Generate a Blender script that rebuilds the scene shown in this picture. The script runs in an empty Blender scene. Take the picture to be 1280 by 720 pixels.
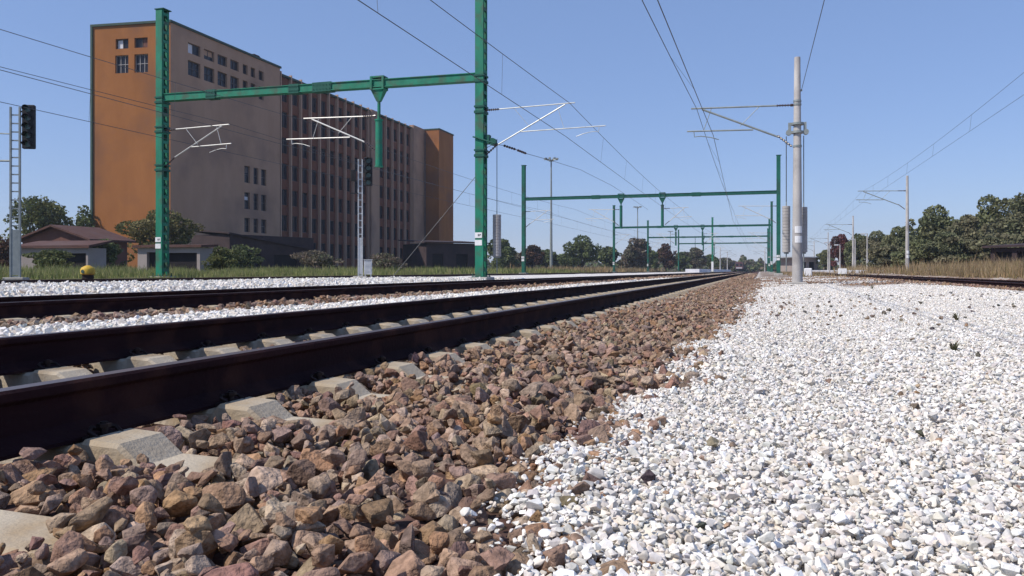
import bpy, bmesh, math, random
import numpy as np
from mathutils import Vector, Matrix

# ------------------------------------------------------------------ camera
S = bpy.context.scene
COL = S.collection
F = 1004.0                       # focal length in px of a 1280 px wide frame
PSI = math.radians(17.16)        # camera is turned left of the track direction
CP, SP = math.cos(PSI), math.sin(PSI)
CAMZ = 0.489
YH = 338.0
cam_d = bpy.data.cameras.new('camera')
cam = bpy.data.objects.new('camera', cam_d)
COL.objects.link(cam)
cam.location = (0, 0, CAMZ)
cam.rotation_euler = (math.pi/2, 0, PSI)
cam_d.sensor_width = 36
cam_d.lens = 36*F/1280
cam_d.shift_y = -(360-YH)/1280
cam_d.clip_start = 0.05
cam_d.clip_end = 9000
S.camera = cam
# ------------------------------------------------------------------ light
SUNV = Vector((-0.58, -0.52, 0.86)).normalized()
W = bpy.data.worlds.new('World'); S.world = W
W.use_nodes = True
nt = W.node_tree
bg = nt.nodes['Background']
sky = nt.nodes.new('ShaderNodeTexSky')
sky.sky_type = 'NISHITA'
sky.sun_disc = False
sky.sun_elevation = math.asin(SUNV.z)
sky.sun_rotation = math.atan2(SUNV.x, SUNV.y)
sky.air_density = 1.0
sky.dust_density = 0.1
sky.ozone_density = 2.6
tint = nt.nodes.new('ShaderNodeMixRGB'); tint.blend_type = 'MULTIPLY'; tint.inputs[0].default_value = 1
tint.inputs[2].default_value = (.96, .95, 1.12, 1)
nt.links.new(sky.outputs[0], tint.inputs[1]); even = nt.nodes.new('ShaderNodeMixRGB'); even.inputs[0].default_value = .5; even.inputs[2].default_value = (1.86, 2.93, 5.35, 1)
nt.links.new(tint.outputs[0], even.inputs[1]); nt.links.new(even.outputs[0], bg.inputs[0])
bg.inputs[1].default_value = 0.105
sd = bpy.data.lights.new('sun', 'SUN')
sd.energy = 3.8
sd.angle = math.radians(0.5)
sd.color = (1.0, 0.92, 0.82)
so = bpy.data.objects.new('sun', sd)
COL.objects.link(so)
so.rotation_euler = SUNV.to_track_quat('Z', 'Y').to_euler()
S.view_settings.view_transform = 'Standard'
S.view_settings.look = 'None'
S.view_settings.exposure = 0.3
S.view_settings.gamma = 1.0
S.view_settings.use_curve_mapping = False

RNG = np.random.default_rng(7)
random.seed(5)

def pix(x, y, d):
    """point seen at photograph pixel x, y at camera depth d"""
    r = (x-640)/F*d
    return Vector((-SP*d + CP*r, CP*d + SP*r, CAMZ + (YH-y)/F*d))

# ------------------------------------------------------------------ materials
def new_mat(name):
    m = bpy.data.materials.new(name); m.use_nodes = True
    return m, m.node_tree.nodes, m.node_tree.links, m.node_tree.nodes['Principled BSDF']

def noise_mat(name, c1, c2, scale=3.0, rough=0.8, bump=0.2, bscale=30, metal=0.0, detail=6, stretch=None, c3=None, s3=0.4, spec=0.3):
    m, N, L, b = new_mat(name)
    tc = N.new('ShaderNodeTexCoord')
    src = tc.outputs['Object']
    if stretch:
        mp = N.new('ShaderNodeMapping'); mp.inputs['Scale'].default_value = stretch
        L.new(src, mp.inputs[0]); src = mp.outputs[0]
    n = N.new('ShaderNodeTexNoise'); n.inputs['Scale'].default_value = scale; n.inputs['Detail'].default_value = detail
    n.inputs['Roughness'].default_value = 0.65
    L.new(src, n.inputs['Vector'])
    r = N.new('ShaderNodeValToRGB')
    r.color_ramp.elements[0].position = 0.32; r.color_ramp.elements[1].position = 0.68
    r.color_ramp.elements[0].color = (*c1, 1); r.color_ramp.elements[1].color = (*c2, 1)
    L.new(n.outputs['Fac'], r.inputs[0])
    out = r.outputs[0]
    if c3:
        n3 = N.new('ShaderNodeTexNoise'); n3.inputs['Scale'].default_value = s3; n3.inputs['Detail'].default_value = 5
        L.new(tc.outputs['Object'], n3.inputs['Vector'])
        r3 = N.new('ShaderNodeValToRGB'); r3.color_ramp.elements[0].position = .48; r3.color_ramp.elements[1].position = .66
        L.new(n3.outputs['Fac'], r3.inputs[0])
        mx = N.new('ShaderNodeMixRGB'); mx.inputs[2].default_value = (*c3, 1)
        L.new(r3.outputs[0], mx.inputs[0]); L.new(out, mx.inputs[1]); out = mx.outputs[0]
    L.new(out, b.inputs['Base Color'])
    b.inputs['Roughness'].default_value = rough
    b.inputs['Metallic'].default_value = metal
    b.inputs['Specular IOR Level'].default_value = spec
    if bump:
        n2 = N.new('ShaderNodeTexNoise'); n2.inputs['Scale'].default_value = bscale; n2.inputs['Detail'].default_value = 5
        L.new(tc.outputs['Object'], n2.inputs['Vector'])
        bp = N.new('ShaderNodeBump'); bp.inputs['Strength'].default_value = bump; bp.inputs['Distance'].default_value = 0.02
        L.new(n2.outputs['Fac'], bp.inputs['Height']); L.new(bp.outputs[0], b.inputs['Normal'])
    return m

def attr_mat(name, rough=0.9, nscale=40, bump=0.3, dist=0.004, lo=0.75, hi=1.2, trans=0.0):
    """base colour comes from a per-stone / per-leaf colour attribute, broken up by noise"""
    m, N, L, b = new_mat(name)
    a = N.new('ShaderNodeAttribute'); a.attribute_name = 'tint'
    tc = N.new('ShaderNodeTexCoord')
    n = N.new('ShaderNodeTexNoise'); n.inputs['Scale'].default_value = nscale; n.inputs['Detail'].default_value = 6
    L.new(tc.outputs['Object'], n.inputs['Vector'])
    mr = N.new('ShaderNodeMapRange'); mr.inputs['From Min'].default_value = .3; mr.inputs['From Max'].default_value = .7
    mr.inputs['To Min'].default_value = lo; mr.inputs['To Max'].default_value = hi
    L.new(n.outputs['Fac'], mr.inputs[0])
    mx = N.new('ShaderNodeVectorMath'); mx.operation = 'SCALE'
    L.new(a.outputs['Color'], mx.inputs[0]); L.new(mr.outputs[0], mx.inputs['Scale'])
    L.new(mx.outputs[0], b.inputs['Base Color'])
    b.inputs['Roughness'].default_value = rough
    b.inputs['Specular IOR Level'].default_value = 0.2
    if bump:
        n2 = N.new('ShaderNodeTexNoise'); n2.inputs['Scale'].default_value = nscale*1.6; n2.inputs['Detail'].default_value = 5
        L.new(tc.outputs['Object'], n2.inputs['Vector'])
        bp = N.new('ShaderNodeBump'); bp.inputs['Strength'].default_value = bump; bp.inputs['Distance'].default_value = dist
        L.new(n2.outputs['Fac'], bp.inputs['Height']); L.new(bp.outputs[0], b.inputs['Normal'])
    if trans:
        tr = N.new('ShaderNodeBsdfTranslucent'); L.new(mx.outputs[0], tr.inputs[0])
        ms = N.new('ShaderNodeMixShader'); ms.inputs[0].default_value = trans
        L.new(b.outputs[0], ms.inputs[1]); L.new(tr.outputs[0], ms.inputs[2])
        L.new(ms.outputs[0], N['Material Output'].inputs[0])
    return m

M = {}
M['green'] = noise_mat('green_paint', (0.006, 0.15, 0.088), (0.012, 0.225, 0.135), 3.5, 0.6, 0.1, 20, c3=(0.05, 0.115, 0.075), s3=2.3, spec=.35, stretch=(1, 1, .35))
M['green_dark'] = noise_mat('green_paint_dark', (0.008, 0.075, 0.055), (0.012, 0.11, 0.08), 3, 0.6, 0.05, 20)  # dark green of fittings; on far beams it paints in the distant, shaded tone
M['green_far'] = noise_mat('green_paint_far_tone', (0.008, 0.10, 0.07), (0.014, 0.14, 0.10), 2.0, 0.7, 0.05, 20, c3=(0.03, 0.07, 0.055), s3=.8)  # mast green copied darker; distant shading of far portals painted into the colour
M['galv'] = noise_mat('galvanised_steel', (0.42, 0.43, 0.44), (0.60, 0.61, 0.62), 4, 0.45, 0.03, 40, metal=0.35)
M['galv_pale'] = noise_mat('galvanised_tube', (0.48, 0.48, 0.46), (0.66, 0.66, 0.63), 4, 0.4, 0.0, 40, metal=0.1)
M['galv_mid'] = noise_mat('dull_tube', (0.42, 0.45, 0.44), (0.62, 0.64, 0.62), 3, 0.4, 0.0, 40, metal=0.2)
M['galv_grey'] = noise_mat('weathered_tube', (0.22, 0.25, 0.25), (0.34, 0.37, 0.36), 4, 0.5, 0.0, 40, metal=0.3)
M['concrete'] = noise_mat('concrete', (0.30, 0.29, 0.27), (0.44, 0.42, 0.39), 3, 0.9, 0.25, 50, c3=(0.24, 0.23, 0.21), s3=1.2)
M['pole_concrete'] = noise_mat('spun_concrete', (0.36, 0.345, 0.335), (0.50, 0.48, 0.46), 2, 0.85, 0.15, 30, stretch=(1, 1, .25), c3=(0.30, 0.285, 0.28), s3=1.0)
M['sleeper'] = noise_mat('sleeper_concrete', (0.38, 0.325, 0.245), (0.47, 0.41, 0.32), 5, 0.92, 0.25, 90, c3=(0.36, 0.27, 0.17), s3=4.0)
M['rail'] = noise_mat('rusty_rail', (0.014, 0.005, 0.007), (0.028, 0.010, 0.012), 9, 0.85, 0.25, 60, stretch=(1, .15, 1), c3=(0.045, 0.018, 0.015), s3=5, spec=.12)
M['railtop'] = noise_mat('running_surface', (0.10, 0.075, 0.07), (0.17, 0.135, 0.125), 6, 0.42, 0.02, 60, metal=0.5, stretch=(1, .05, 1))
M['clip'] = noise_mat('clip_steel', (0.012, 0.006, 0.006), (0.025, 0.012, 0.01), 20, 0.7, 0.1, 60)
M['black'] = noise_mat('black_plastic', (0.012, 0.012, 0.014), (0.03, 0.03, 0.033), 5, 0.6, 0)
M['insul'] = noise_mat('brown_insulator', (0.035, 0.02, 0.02), (0.07, 0.04, 0.035), 5, 0.3, 0, spec=.6)
M['wire'] = noise_mat('wire', (0.06, 0.065, 0.07), (0.11, 0.115, 0.12), 2, 0.5, 0, metal=.4)
M['plate'] = noise_mat('white_plate', (0.70, 0.71, 0.72), (0.8, 0.8, 0.8), 6, 0.5, 0)
M['ink'] = noise_mat('dark_ink', (0.03, 0.03, 0.05), (0.05, 0.05, 0.07), 6, 0.6, 0)
M['yellow'] = noise_mat('yellow_paint', (0.52, 0.33, 0.03), (0.66, 0.43, 0.05), 6, 0.6, 0.1, 30, c3=(0.30, 0.17, 0.04), s3=4)
M['orange_wall'] = noise_mat('orange_render', (0.28, 0.11, 0.034), (0.35, 0.14, 0.045), 0.45, 0.95, 0.15, 4, stretch=(1, 1, .35), c3=(0.23, 0.10, 0.045), s3=.16)
M['beige_wall'] = noise_mat('beige_render', (0.36, 0.225, 0.15), (0.43, 0.275, 0.19), 0.3, 0.95, 0.15, 4, stretch=(1, 1, .3), c3=(0.27, 0.175, 0.13), s3=.16)
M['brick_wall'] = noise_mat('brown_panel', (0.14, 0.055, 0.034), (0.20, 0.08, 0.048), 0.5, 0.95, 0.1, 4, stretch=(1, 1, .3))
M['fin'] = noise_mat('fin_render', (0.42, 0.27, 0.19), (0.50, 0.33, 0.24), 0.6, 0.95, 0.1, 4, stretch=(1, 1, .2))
M['roofedge'] = noise_mat('roof_edge_metal', (0.03, 0.06, 0.045), (0.05, 0.085, 0.065), 1, 0.7, 0)
M['frame'] = noise_mat('window_frame', (0.07, 0.06, 0.06), (0.13, 0.115, 0.115), 2, 0.7, 0)
M['frame_pale'] = noise_mat('pale_frame', (0.3, 0.28, 0.28), (0.4, 0.38, 0.38), 2, 0.7, 0)
m, N, L, b = new_mat('window_glass'); b.inputs['Base Color'].default_value = (.02, .02, .028, 1); b.inputs['Roughness'].default_value = .25; b.inputs['Specular IOR Level'].default_value = .25; M['glass'] = m
M['panel_white'] = noise_mat('white_board', (0.55, 0.56, 0.6), (0.7, 0.7, 0.74), 1, 0.6, 0)
M['red_roof'] = noise_mat('red_roof_tiles', (0.07, 0.036, 0.03), (0.11, 0.055, 0.045), 1.2, 0.9, 0.5, 6, c3=(0.10, 0.06, 0.055), s3=.5)
M['shed_wall'] = noise_mat('shed_wall', (0.12, 0.055, 0.045), (0.18, 0.085, 0.065), 0.8, 0.9, 0.2, 8)
M['pale_wall'] = noise_mat('pale_render', (0.27, 0.235, 0.22), (0.36, 0.31, 0.29), 0.7, 0.9, 0.2, 8, c3=(.3, .26, .25), s3=.6)
M['dark_wall'] = noise_mat('dark_wall', (0.035, 0.024, 0.026), (0.06, 0.04, 0.042), 0.8, 0.9, 0.2, 8)
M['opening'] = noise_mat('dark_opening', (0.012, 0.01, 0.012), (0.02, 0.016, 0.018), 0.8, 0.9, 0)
M['bark'] = noise_mat('bark', (0.05, 0.035, 0.028), (0.10, 0.075, 0.06), 5, 0.95, 0.4, 20)
M['leaf'] = attr_mat('foliage', 0.7, 0.9, 0, lo=0.7, hi=1.3, trans=0.25)
M['grass'] = attr_mat('grass_blades', 0.8, 1.2, 0, lo=0.75, hi=1.25, trans=0.3)
M['brownstone'] = attr_mat('brown_ballast_stone', 0.95, 55, 0.9, 0.012, 0.58, 1.36)
M['whitestone'] = attr_mat('white_limestone', 0.9, 60, 0.4, 0.004, 0.85, 1.1)
M['train_body'] = noise_mat('train_paint', (0.09, 0.045, 0.05), (0.13, 0.065, 0.07), 0.5, 0.6, 0)
M['train_pale'] = noise_mat('train_pale_band', (0.4, 0.38, 0.4), (0.5, 0.48, 0.5), 0.5, 0.6, 0)

# ------------------------------------------------------------------ object helpers
def tag(o, label=None, cat=None, group=None, kind=None):
    if label: o['label'] = label
    if cat: o['category'] = cat
    if group: o['group'] = group
    if kind: o['kind'] = kind
    return o

def thing(name, label, cat, loc=(0, 0, 0), rz=0.0, group=None):
    o = bpy.data.objects.new(name, None); COL.objects.link(o)
    o.location = loc; o.rotation_euler = (0, 0, rz)
    o.empty_display_size = 0.2
    return tag(o, label, cat, group)

def copy_tree(o, parent=None):
    c = o.copy(); COL.objects.link(c); c.parent = parent
    for ch in list(o.children):
        copy_tree(ch, c)
    return c

class MB:
    def __init__(s): s.v = []; s.f = []; s.m = []
    def add(s, vs, fs, mi=0):
        n = len(s.v); s.v += [tuple(v) for v in vs]; s.f += [tuple(i+n for i in f) for f in fs]; s.m += [mi]*len(fs)
        return s
    def box(s, c, d, rz=0.0, mi=0, bev=0.0):
        cx, cy, cz = c; dx, dy, dz = d[0]/2, d[1]/2, d[2]/2
        cr, sr = math.cos(rz), math.sin(rz)
        if bev:
            bm = bmesh.new(); bmesh.ops.create_cube(bm, size=1)
            for v in bm.verts: v.co = Vector((v.co.x*2*dx, v.co.y*2*dy, v.co.z*2*dz))
            bmesh.ops.bevel(bm, geom=bm.edges[:], offset=bev, segments=1, affect='EDGES')
            bm.verts.index_update()
            vs = [(cx+v.co.x*cr-v.co.y*sr, cy+v.co.x*sr+v.co.y*cr, cz+v.co.z) for v in bm.verts]
            fs = [[v.index for v in f.verts] for f in bm.faces]; bm.free()
            return s.add(vs, fs, mi)
        vs = []
        for z in (-dz, dz):
            for x, y in ((-dx, -dy), (dx, -dy), (dx, dy), (-dx, dy)):
                vs.append((cx+x*cr-y*sr, cy+x*sr+y*cr, cz+z))
        return s.add(vs, [(0, 3, 2, 1), (4, 5, 6, 7), (0, 1, 5, 4), (1, 2, 6, 5), (2, 3, 7, 6), (3, 0, 4, 7)], mi)
    def tube(s, p0, p1, r0, r1=None, n=8, mi=0, cap=True):
        p0 = Vector(p0); p1 = Vector(p1); r1 = r0 if r1 is None else r1
        a = (p1-p0)
        if a.length < 1e-6: return s
        a.normalize()
        u = a.orthogonal().normalized(); w = a.cross(u)
        vs = []
        for p, r in ((p0, r0), (p1, r1)):
            for k in range(n):
                t = 2*math.pi*k/n
                vs.append(p+u*math.cos(t)*r+w*math.sin(t)*r)
        fs = [(k, (k+1) % n, n+(k+1) % n, n+k) for k in range(n)]
        if cap: fs += [tuple(range(n-1, -1, -1)), tuple(range(n, 2*n))]
        return s.add(vs, fs, mi)
    def path(s, pts, r, n=6, mi=0):
        """one continuous tube through points"""
        pts = [Vector(p) for p in pts]; base = len(s.v); m = len(pts)
        for i, p in enumerate(pts):
            a = (pts[min(i+1, m-1)]-pts[max(i-1, 0)]).normalized()
            u = a.cross(Vector((0, 0, 1)))
            if u.length < 1e-3: u = Vector((1, 0, 0))
            u.normalize(); w = a.cross(u)
            rr = r[i] if isinstance(r, (list, tuple)) else r
            for k in range(n):
                t = 2*math.pi*k/n
                s.v.append(tuple(p+u*math.cos(t)*rr+w*math.sin(t)*rr))
        for i in range(m-1):
            for k in range(n):
                s.f.append((base+i*n+k, base+i*n+(k+1) % n, base+(i+1)*n+(k+1) % n, base+(i+1)*n+k)); s.m.append(mi)
        s.f.append(tuple(base+k for k in range(n-1, -1, -1))); s.m.append(mi)
        s.f.append(tuple(base+(m-1)*n+k for k in range(n))); s.m.append(mi)
        return s
    def lathe(s, c, prof, n=16, mi=0, axis='z'):
        base = len(s.v); c = Vector(c)
        for r, h in prof:
            for k in range(n):
                t = 2*math.pi*k/n
                if axis == 'z': v = (r*math.cos(t), r*math.sin(t), h)
                elif axis == 'y': v = (r*math.cos(t), h, r*math.sin(t))
                else: v = (h, r*math.cos(t), r*math.sin(t))
                s.v.append(tuple(c+Vector(v)))
        for i in range(len(prof)-1):
            for k in range(n):
                s.f.append((base+i*n+k, base+i*n+(k+1) % n, base+(i+1)*n+(k+1) % n, base+(i+1)*n+k)); s.m.append(mi)
        s.f.append(tuple(base+k for k in range(n-1, -1, -1))); s.m.append(mi)
        s.f.append(tuple(base+(len(prof)-1)*n+k for k in range(n))); s.m.append(mi)
        return s
    def build(s, name, mats, parent=None, smooth=False, loc=(0, 0, 0), rz=0.0):
        me = bpy.data.meshes.new(name)
        me.from_pydata(s.v, [], s.f)
        if not isinstance(mats, (list, tuple)): mats = [mats]
        for m_ in mats: me.materials.append(m_)
        if len(mats) > 1: me.polygons.foreach_set('material_index', s.m)
        bm = bmesh.new(); bm.from_mesh(me); bmesh.ops.recalc_face_normals(bm, faces=bm.faces[:]); bm.to_mesh(me); bm.free()
        if smooth:
            me.polygons.foreach_set('use_smooth', [True]*len(me.polygons))
            try: me.set_sharp_from_angle(angle=math.radians(40))
            except Exception: pass
        o = bpy.data.objects.new(name, me); COL.objects.link(o); o.parent = parent
        o.location = loc; o.rotation_euler = (0, 0, rz)
        return o

def np_mesh(name, verts, faces, mat, tint=None, smooth=False, parent=None):
    """verts (n,3), faces (m,k) numpy -> one mesh object; tint (n,3) per vertex"""
    me = bpy.data.meshes.new(name)
    nv, nf, k = len(verts), len(faces), faces.shape[1]
    me.vertices.add(nv); me.vertices.foreach_set('co', verts.astype(np.float32).ravel())
    me.loops.add(nf*k); me.loops.foreach_set('vertex_index', faces.astype(np.int32).ravel())
    me.polygons.add(nf)
    me.polygons.foreach_set('loop_start', np.arange(0, nf*k, k, dtype=np.int32))
    me.update(calc_edges=True)
    if smooth: me.polygons.foreach_set('use_smooth', np.ones(nf, dtype=bool))
    else: me.polygons.foreach_set('use_smooth', np.zeros(nf, dtype=bool))
    if tint is not None:
        a = me.attributes.new('tint', 'FLOAT_COLOR', 'POINT')
        c = np.ones((nv, 4), dtype=np.float32); c[:, :3] = tint
        a.data.foreach_set('color', c.ravel())
    me.materials.append(mat)
    o = bpy.data.objects.new(name, me); COL.objects.link(o); o.parent = parent
    return o

# ------------------------------------------------------------------ ground
T1, T2, T3, T4, TR = -2.68, -7.90, -19.3, -22.8, 7.0      # centre lines of the tracks (x)
PX = [-1300, -400, -120, -60, -40, -30, -25.2, -24.4, -21.0, -17.9, -17.3, -10.5, -9.9, -6.3, -5.6, -4.5, -4.0, -1.2, -0.35, 0.4, 3.0, 4.9, 5.5, 8.6, 9.4, 12, 16, 60, 400, 1300]
PZ = [-1.5, 0.2, 0.4, 0.35, 0.3, 0.25, 0.16, -.03, -.04, -.03, 0.13, 0.13, -.06, -.06, -.02, -.01, -.07, -.07, -.05, -.03, 0.0, 0.05, -.02, -.03, 0.18, 0.35, 0.5, 0.5, 0.2, -1.5]
def gz(x, y=0):
    return np.interp(x, PX, PZ)
def gnoise(x, y):
    return (np.sin(x*3.1+1.3*np.sin(y*1.7))*np.sin(y*2.3+x*.7)*.012 + np.sin(x*.9+2)*np.sin(y*.6+1)*.012)

def ground():
    xs = sorted(set([float(v) for v in PX] + list(np.arange(-1.6, 6.0, .12)) + list(np.arange(-26, -1.6, .35)) + list(np.arange(6, 20, .5)) + list(np.arange(-60, -26, 2))))
    ys = [-1300, -600, -100, -30, -10, -4] + list(np.arange(-2, 16, .15)) + list(np.arange(16, 50, .6)) + list(np.arange(50, 200, 5)) + [230, 300, 400, 600, 900, 1300]
    X, Y = np.meshgrid(np.array(xs), np.array(ys))
    Z = gz(X) + gnoise(X, Y)*(np.abs(X) < 60)
    v = np.stack([X.ravel(), Y.ravel(), Z.ravel()], 1)
    ny, nx = X.shape
    i = np.arange(ny-1)[:, None]*nx + np.arange(nx-1)[None, :]
    f = np.stack([i, i+1, i+nx+1, i+nx], -1).reshape(-1, 4)
    m, N, L, b = new_mat('ground')
    geo = N.new('ShaderNodeNewGeometry'); sx = N.new('ShaderNodeSeparateXYZ'); L.new(geo.outputs['Position'], sx.inputs[0])
    wn = N.new('ShaderNodeTexNoise'); wn.inputs['Scale'].default_value = 1.3; wn.inputs['Detail'].default_value = 6
    L.new(geo.outputs['Position'], wn.inputs['Vector'])
    ad = N.new('ShaderNodeMath'); ad.operation = 'MULTIPLY_ADD'; ad.inputs[1].default_value = .7; L.new(wn.outputs['Fac'], ad.inputs[0])
    sb = N.new('ShaderNodeMath'); sb.operation = 'SUBTRACT'; sb.inputs[1].default_value = .35; L.new(sx.outputs['X'], sb.inputs[0]); L.new(sb.outputs[0], ad.inputs[2])
    # zones across the tracks
    mr = N.new('ShaderNodeMapRange'); mr.inputs['From Min'].default_value = -30; mr.inputs['From Max'].default_value = 15
    L.new(ad.outputs[0], mr.inputs[0])
    cr = N.new('ShaderNodeValToRGB'); cr.color_ramp.interpolation = 'CONSTANT'; L.new(mr.outputs[0], cr.inputs[0])
    zones = [(-30, (.12, .115, .05)), (-24.9, (.17, .12, .10)), (-17.5, (.66, .63, .60)), (-10.2, (.16, .10, .085)), (-5.9, (.55, .52, .48)), (-4.1, (.10, .06, .05)), (-.35, (.56, .53, .49)), (5.4, (.16, .11, .09)), (8.9, (.25, .20, .12))]
    cr.color_ramp.elements[0].position = 0; cr.color_ramp.elements[0].color = (*zones[0][1], 1)
    cr.color_ramp.elements.remove(cr.color_ramp.elements[1])
    for x0, c in zones[1:]:
        e = cr.color_ramp.elements.new((x0+30)/45); e.color = (*c, 1)
    # gravel ends some way down the line on the right and earth shows
    my = N.new('ShaderNodeMapRange'); my.inputs['From Min'].default_value = 24; my.inputs['From Max'].default_value = 30; L.new(sx.outputs['Y'], my.inputs[0])
    mxr = N.new('ShaderNodeMapRange'); mxr.inputs['From Min'].default_value = -.4; mxr.inputs['From Max'].default_value = 0.2; L.new(ad.outputs[0], mxr.inputs[0])
    mm = N.new('ShaderNodeMath'); mm.operation = 'MULTIPLY'; L.new(my.outputs[0], mm.inputs[0]); L.new(mxr.outputs[0], mm.inputs[1])
    n5 = N.new('ShaderNodeTexNoise'); n5.inputs['Scale'].default_value = .35; n5.inputs['Detail'].default_value = 6; L.new(geo.outputs['Position'], n5.inputs['Vector'])
    r5 = N.new('ShaderNodeValToRGB'); r5.color_ramp.elements[0].color = (.20, .145, .11, 1); r5.color_ramp.elements[1].color = (.42, .36, .31, 1); r5.color_ramp.elements[0].position = .42; r5.color_ramp.elements[1].position = .6
    L.new(n5.outputs['Fac'], r5.inputs[0])
    mx = N.new('ShaderNodeMixRGB'); L.new(mm.outputs[0], mx.inputs[0]); L.new(cr.outputs[0], mx.inputs[1]); L.new(r5.outputs[0], mx.inputs[2])
    # stones
    vo = N.new('ShaderNodeTexVoronoi'); vo.inputs['Scale'].default_value = 26; L.new(geo.outputs['Position'], vo.inputs['Vector'])
    hs = N.new('ShaderNodeSeparateColor'); L.new(vo.outputs['Color'], hs.inputs[0])
    m2 = N.new('ShaderNodeMapRange'); m2.inputs['To Min'].default_value = .62; m2.inputs['To Max'].default_value = 1.25; L.new(hs.outputs[0], m2.inputs[0])
    sc = N.new('ShaderNodeVectorMath'); sc.operation = 'SCALE'; L.new(mx.outputs[0], sc.inputs[0]); L.new(m2.outputs[0], sc.inputs['Scale'])
    L.new(sc.outputs[0], b.inputs['Base Color'])
    b.inputs['Roughness'].default_value = .95; b.inputs['Specular IOR Level'].default_value = .15
    bp = N.new('ShaderNodeBump'); bp.inputs['Strength'].default_value = .8; bp.inputs['Distance'].default_value = .02; bp.invert = True
    L.new(vo.outputs['Distance'], bp.inputs['Height']); L.new(bp.outputs[0], b.inputs['Normal'])
    o = np_mesh('ground', v, f, m, smooth=True)
    tag(o, kind='structure')
ground()

# ------------------------------------------------------------------ loose stones
def stone_variant(seed, npts, bevel, flat=0.75):
    r = np.random.default_rng(seed)
    bm = bmesh.new()
    p = r.normal(size=(npts, 3)); p /= np.linalg.norm(p, axis=1)[:, None]
    p *= r.uniform(.8, 1.0, (npts, 1))
    p *= np.array([1.0, r.uniform(.68, .95), r.uniform(.5, .8)*flat/.75])
    for q in p: bm.verts.new(q)
    res = bmesh.ops.convex_hull(bm, input=bm.verts[:])
    junk = [g for g in res.get('geom_interior', []) + res.get('geom_unused', []) if isinstance(g, bmesh.types.BMVert)]
    junk = list(set(junk))
    if junk: bmesh.ops.delete(bm, geom=junk, context='VERTS')
    if bevel:
        bmesh.ops.dissolve_limit(bm, angle_limit=math.radians(14), verts=bm.verts[:], edges=bm.edges[:])
        bmesh.ops.bevel(bm, geom=bm.edges[:], offset=bevel, segments=2, profile=.6, affect='EDGES', clamp_overlap=True)
    bmesh.ops.triangulate(bm, faces=bm.faces[:])
    bm.verts.index_update()
    V = np.array([v.co[:] for v in bm.verts]); Fc = np.array([[v.index for v in f.verts] for f in bm.faces])
    bm.free()
    return V, Fc
HI = [stone_variant(100+i, 15, .13) for i in range(18)]
MID = [stone_variant(200+i, 11, 0) for i in range(14)]
LOW = [stone_variant(300+i, 7, 0) for i in range(12)]

def rand_rot(n, tilt):
    """random rotation matrices, mostly flat stones tilted a bit"""
    a = RNG.uniform(0, 2*np.pi, n); b = RNG.normal(0, tilt, n); c = RNG.normal(0, tilt, n)
    ca, sa, cb, sb_, cc, sc_ = np.cos(a), np.sin(a), np.cos(b), np.sin(b), np.cos(c), np.sin(c)
    Z = np.zeros(n); O = np.ones(n)
    Rz = np.stack([ca, -sa, Z, sa, ca, Z, Z, Z, O], 1).reshape(n, 3, 3)
    Rx = np.stack([O, Z, Z, Z, cb, -sb_, Z, sb_, cb], 1).reshape(n, 3, 3)
    Ry = np.stack([cc, Z, sc_, Z, O, Z, -sc_, Z, cc], 1).reshape(n, 3, 3)
    return Rx @ Ry @ Rz

def scatter(name, pos, rad, tint, variants, mat, tilt=.5, smooth=False):
    n = len(pos); k = RNG.integers(0, len(variants), n); R = rand_rot(n, tilt)
    vs, fs, cs, off = [], [], [], 0
    for i, (V, Fc) in enumerate(variants):
        s = np.where(k == i)[0]
        if len(s) == 0: continue
        vv = np.einsum('nij,vj->nvi', R[s], V)*rad[s][:, None, None] + pos[s][:, None, :]
        ff = Fc[None] + (np.arange(len(s))*len(V))[:, None, None] + off
        vs.append(vv.reshape(-1, 3)); fs.append(ff.reshape(-1, 3)); cs.append(np.repeat(tint[s], len(V), 0))
        off += len(s)*len(V)
    return np.concatenate(vs), np.concatenate(fs), np.concatenate(cs)

def pack(x0, x1, y0, y1, n, rfun, allow, zbase, cell=.012, cand=5):
    """drop stones one by one on a height map so that they pile like tipped gravel"""
    nx, ny = int((x1-x0)/cell)+1, int((y1-y0)/cell)+1
    gx = x0+np.arange(nx)*cell; gy = y0+np.arange(ny)*cell
    H = zbase(gx[None, :], gy[:, None])*np.ones((ny, nx))
    P, Rr = [], []
    cx = RNG.uniform(x0, x1, (n, cand)); cy = RNG.uniform(y0, y1, (n, cand)); rr = rfun(n)
    ok = allow(cx, cy)
    for i in range(n):
        best = None
        for j in range(cand):
            if not ok[i, j]: continue
            h = H[min(ny-1, int((cy[i, j]-y0)/cell)), min(nx-1, int((cx[i, j]-x0)/cell))]
            if best is None or h < best[0]: best = (h, cx[i, j], cy[i, j])
        if best is None: continue
        h, x, y = best; r = rr[i]
        i0, i1 = max(0, int((x-r-x0)/cell)), min(nx, int((x+r-x0)/cell)+2)
        j0, j1 = max(0, int((y-r-y0)/cell)), min(ny, int((y+r-y0)/cell)+2)
        sub = H[j0:j1, i0:i1]
        dx = gx[i0:i1][None, :]-x; dy = gy[j0:j1][:, None]-y
        q = (dx*dx+dy*dy)/(r*r*.8)
        ins = q < 1
        if not ins.any(): continue
        zc = sub[ins].mean()+r*.34
        top = zc + .52*r*np.sqrt(np.clip(1-q, 0, 1))
        sub[ins] = np.maximum(sub[ins], top[ins])
        P.append((x, y, zc)); Rr.append(r)
    return np.array(P), np.array(Rr)

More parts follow.
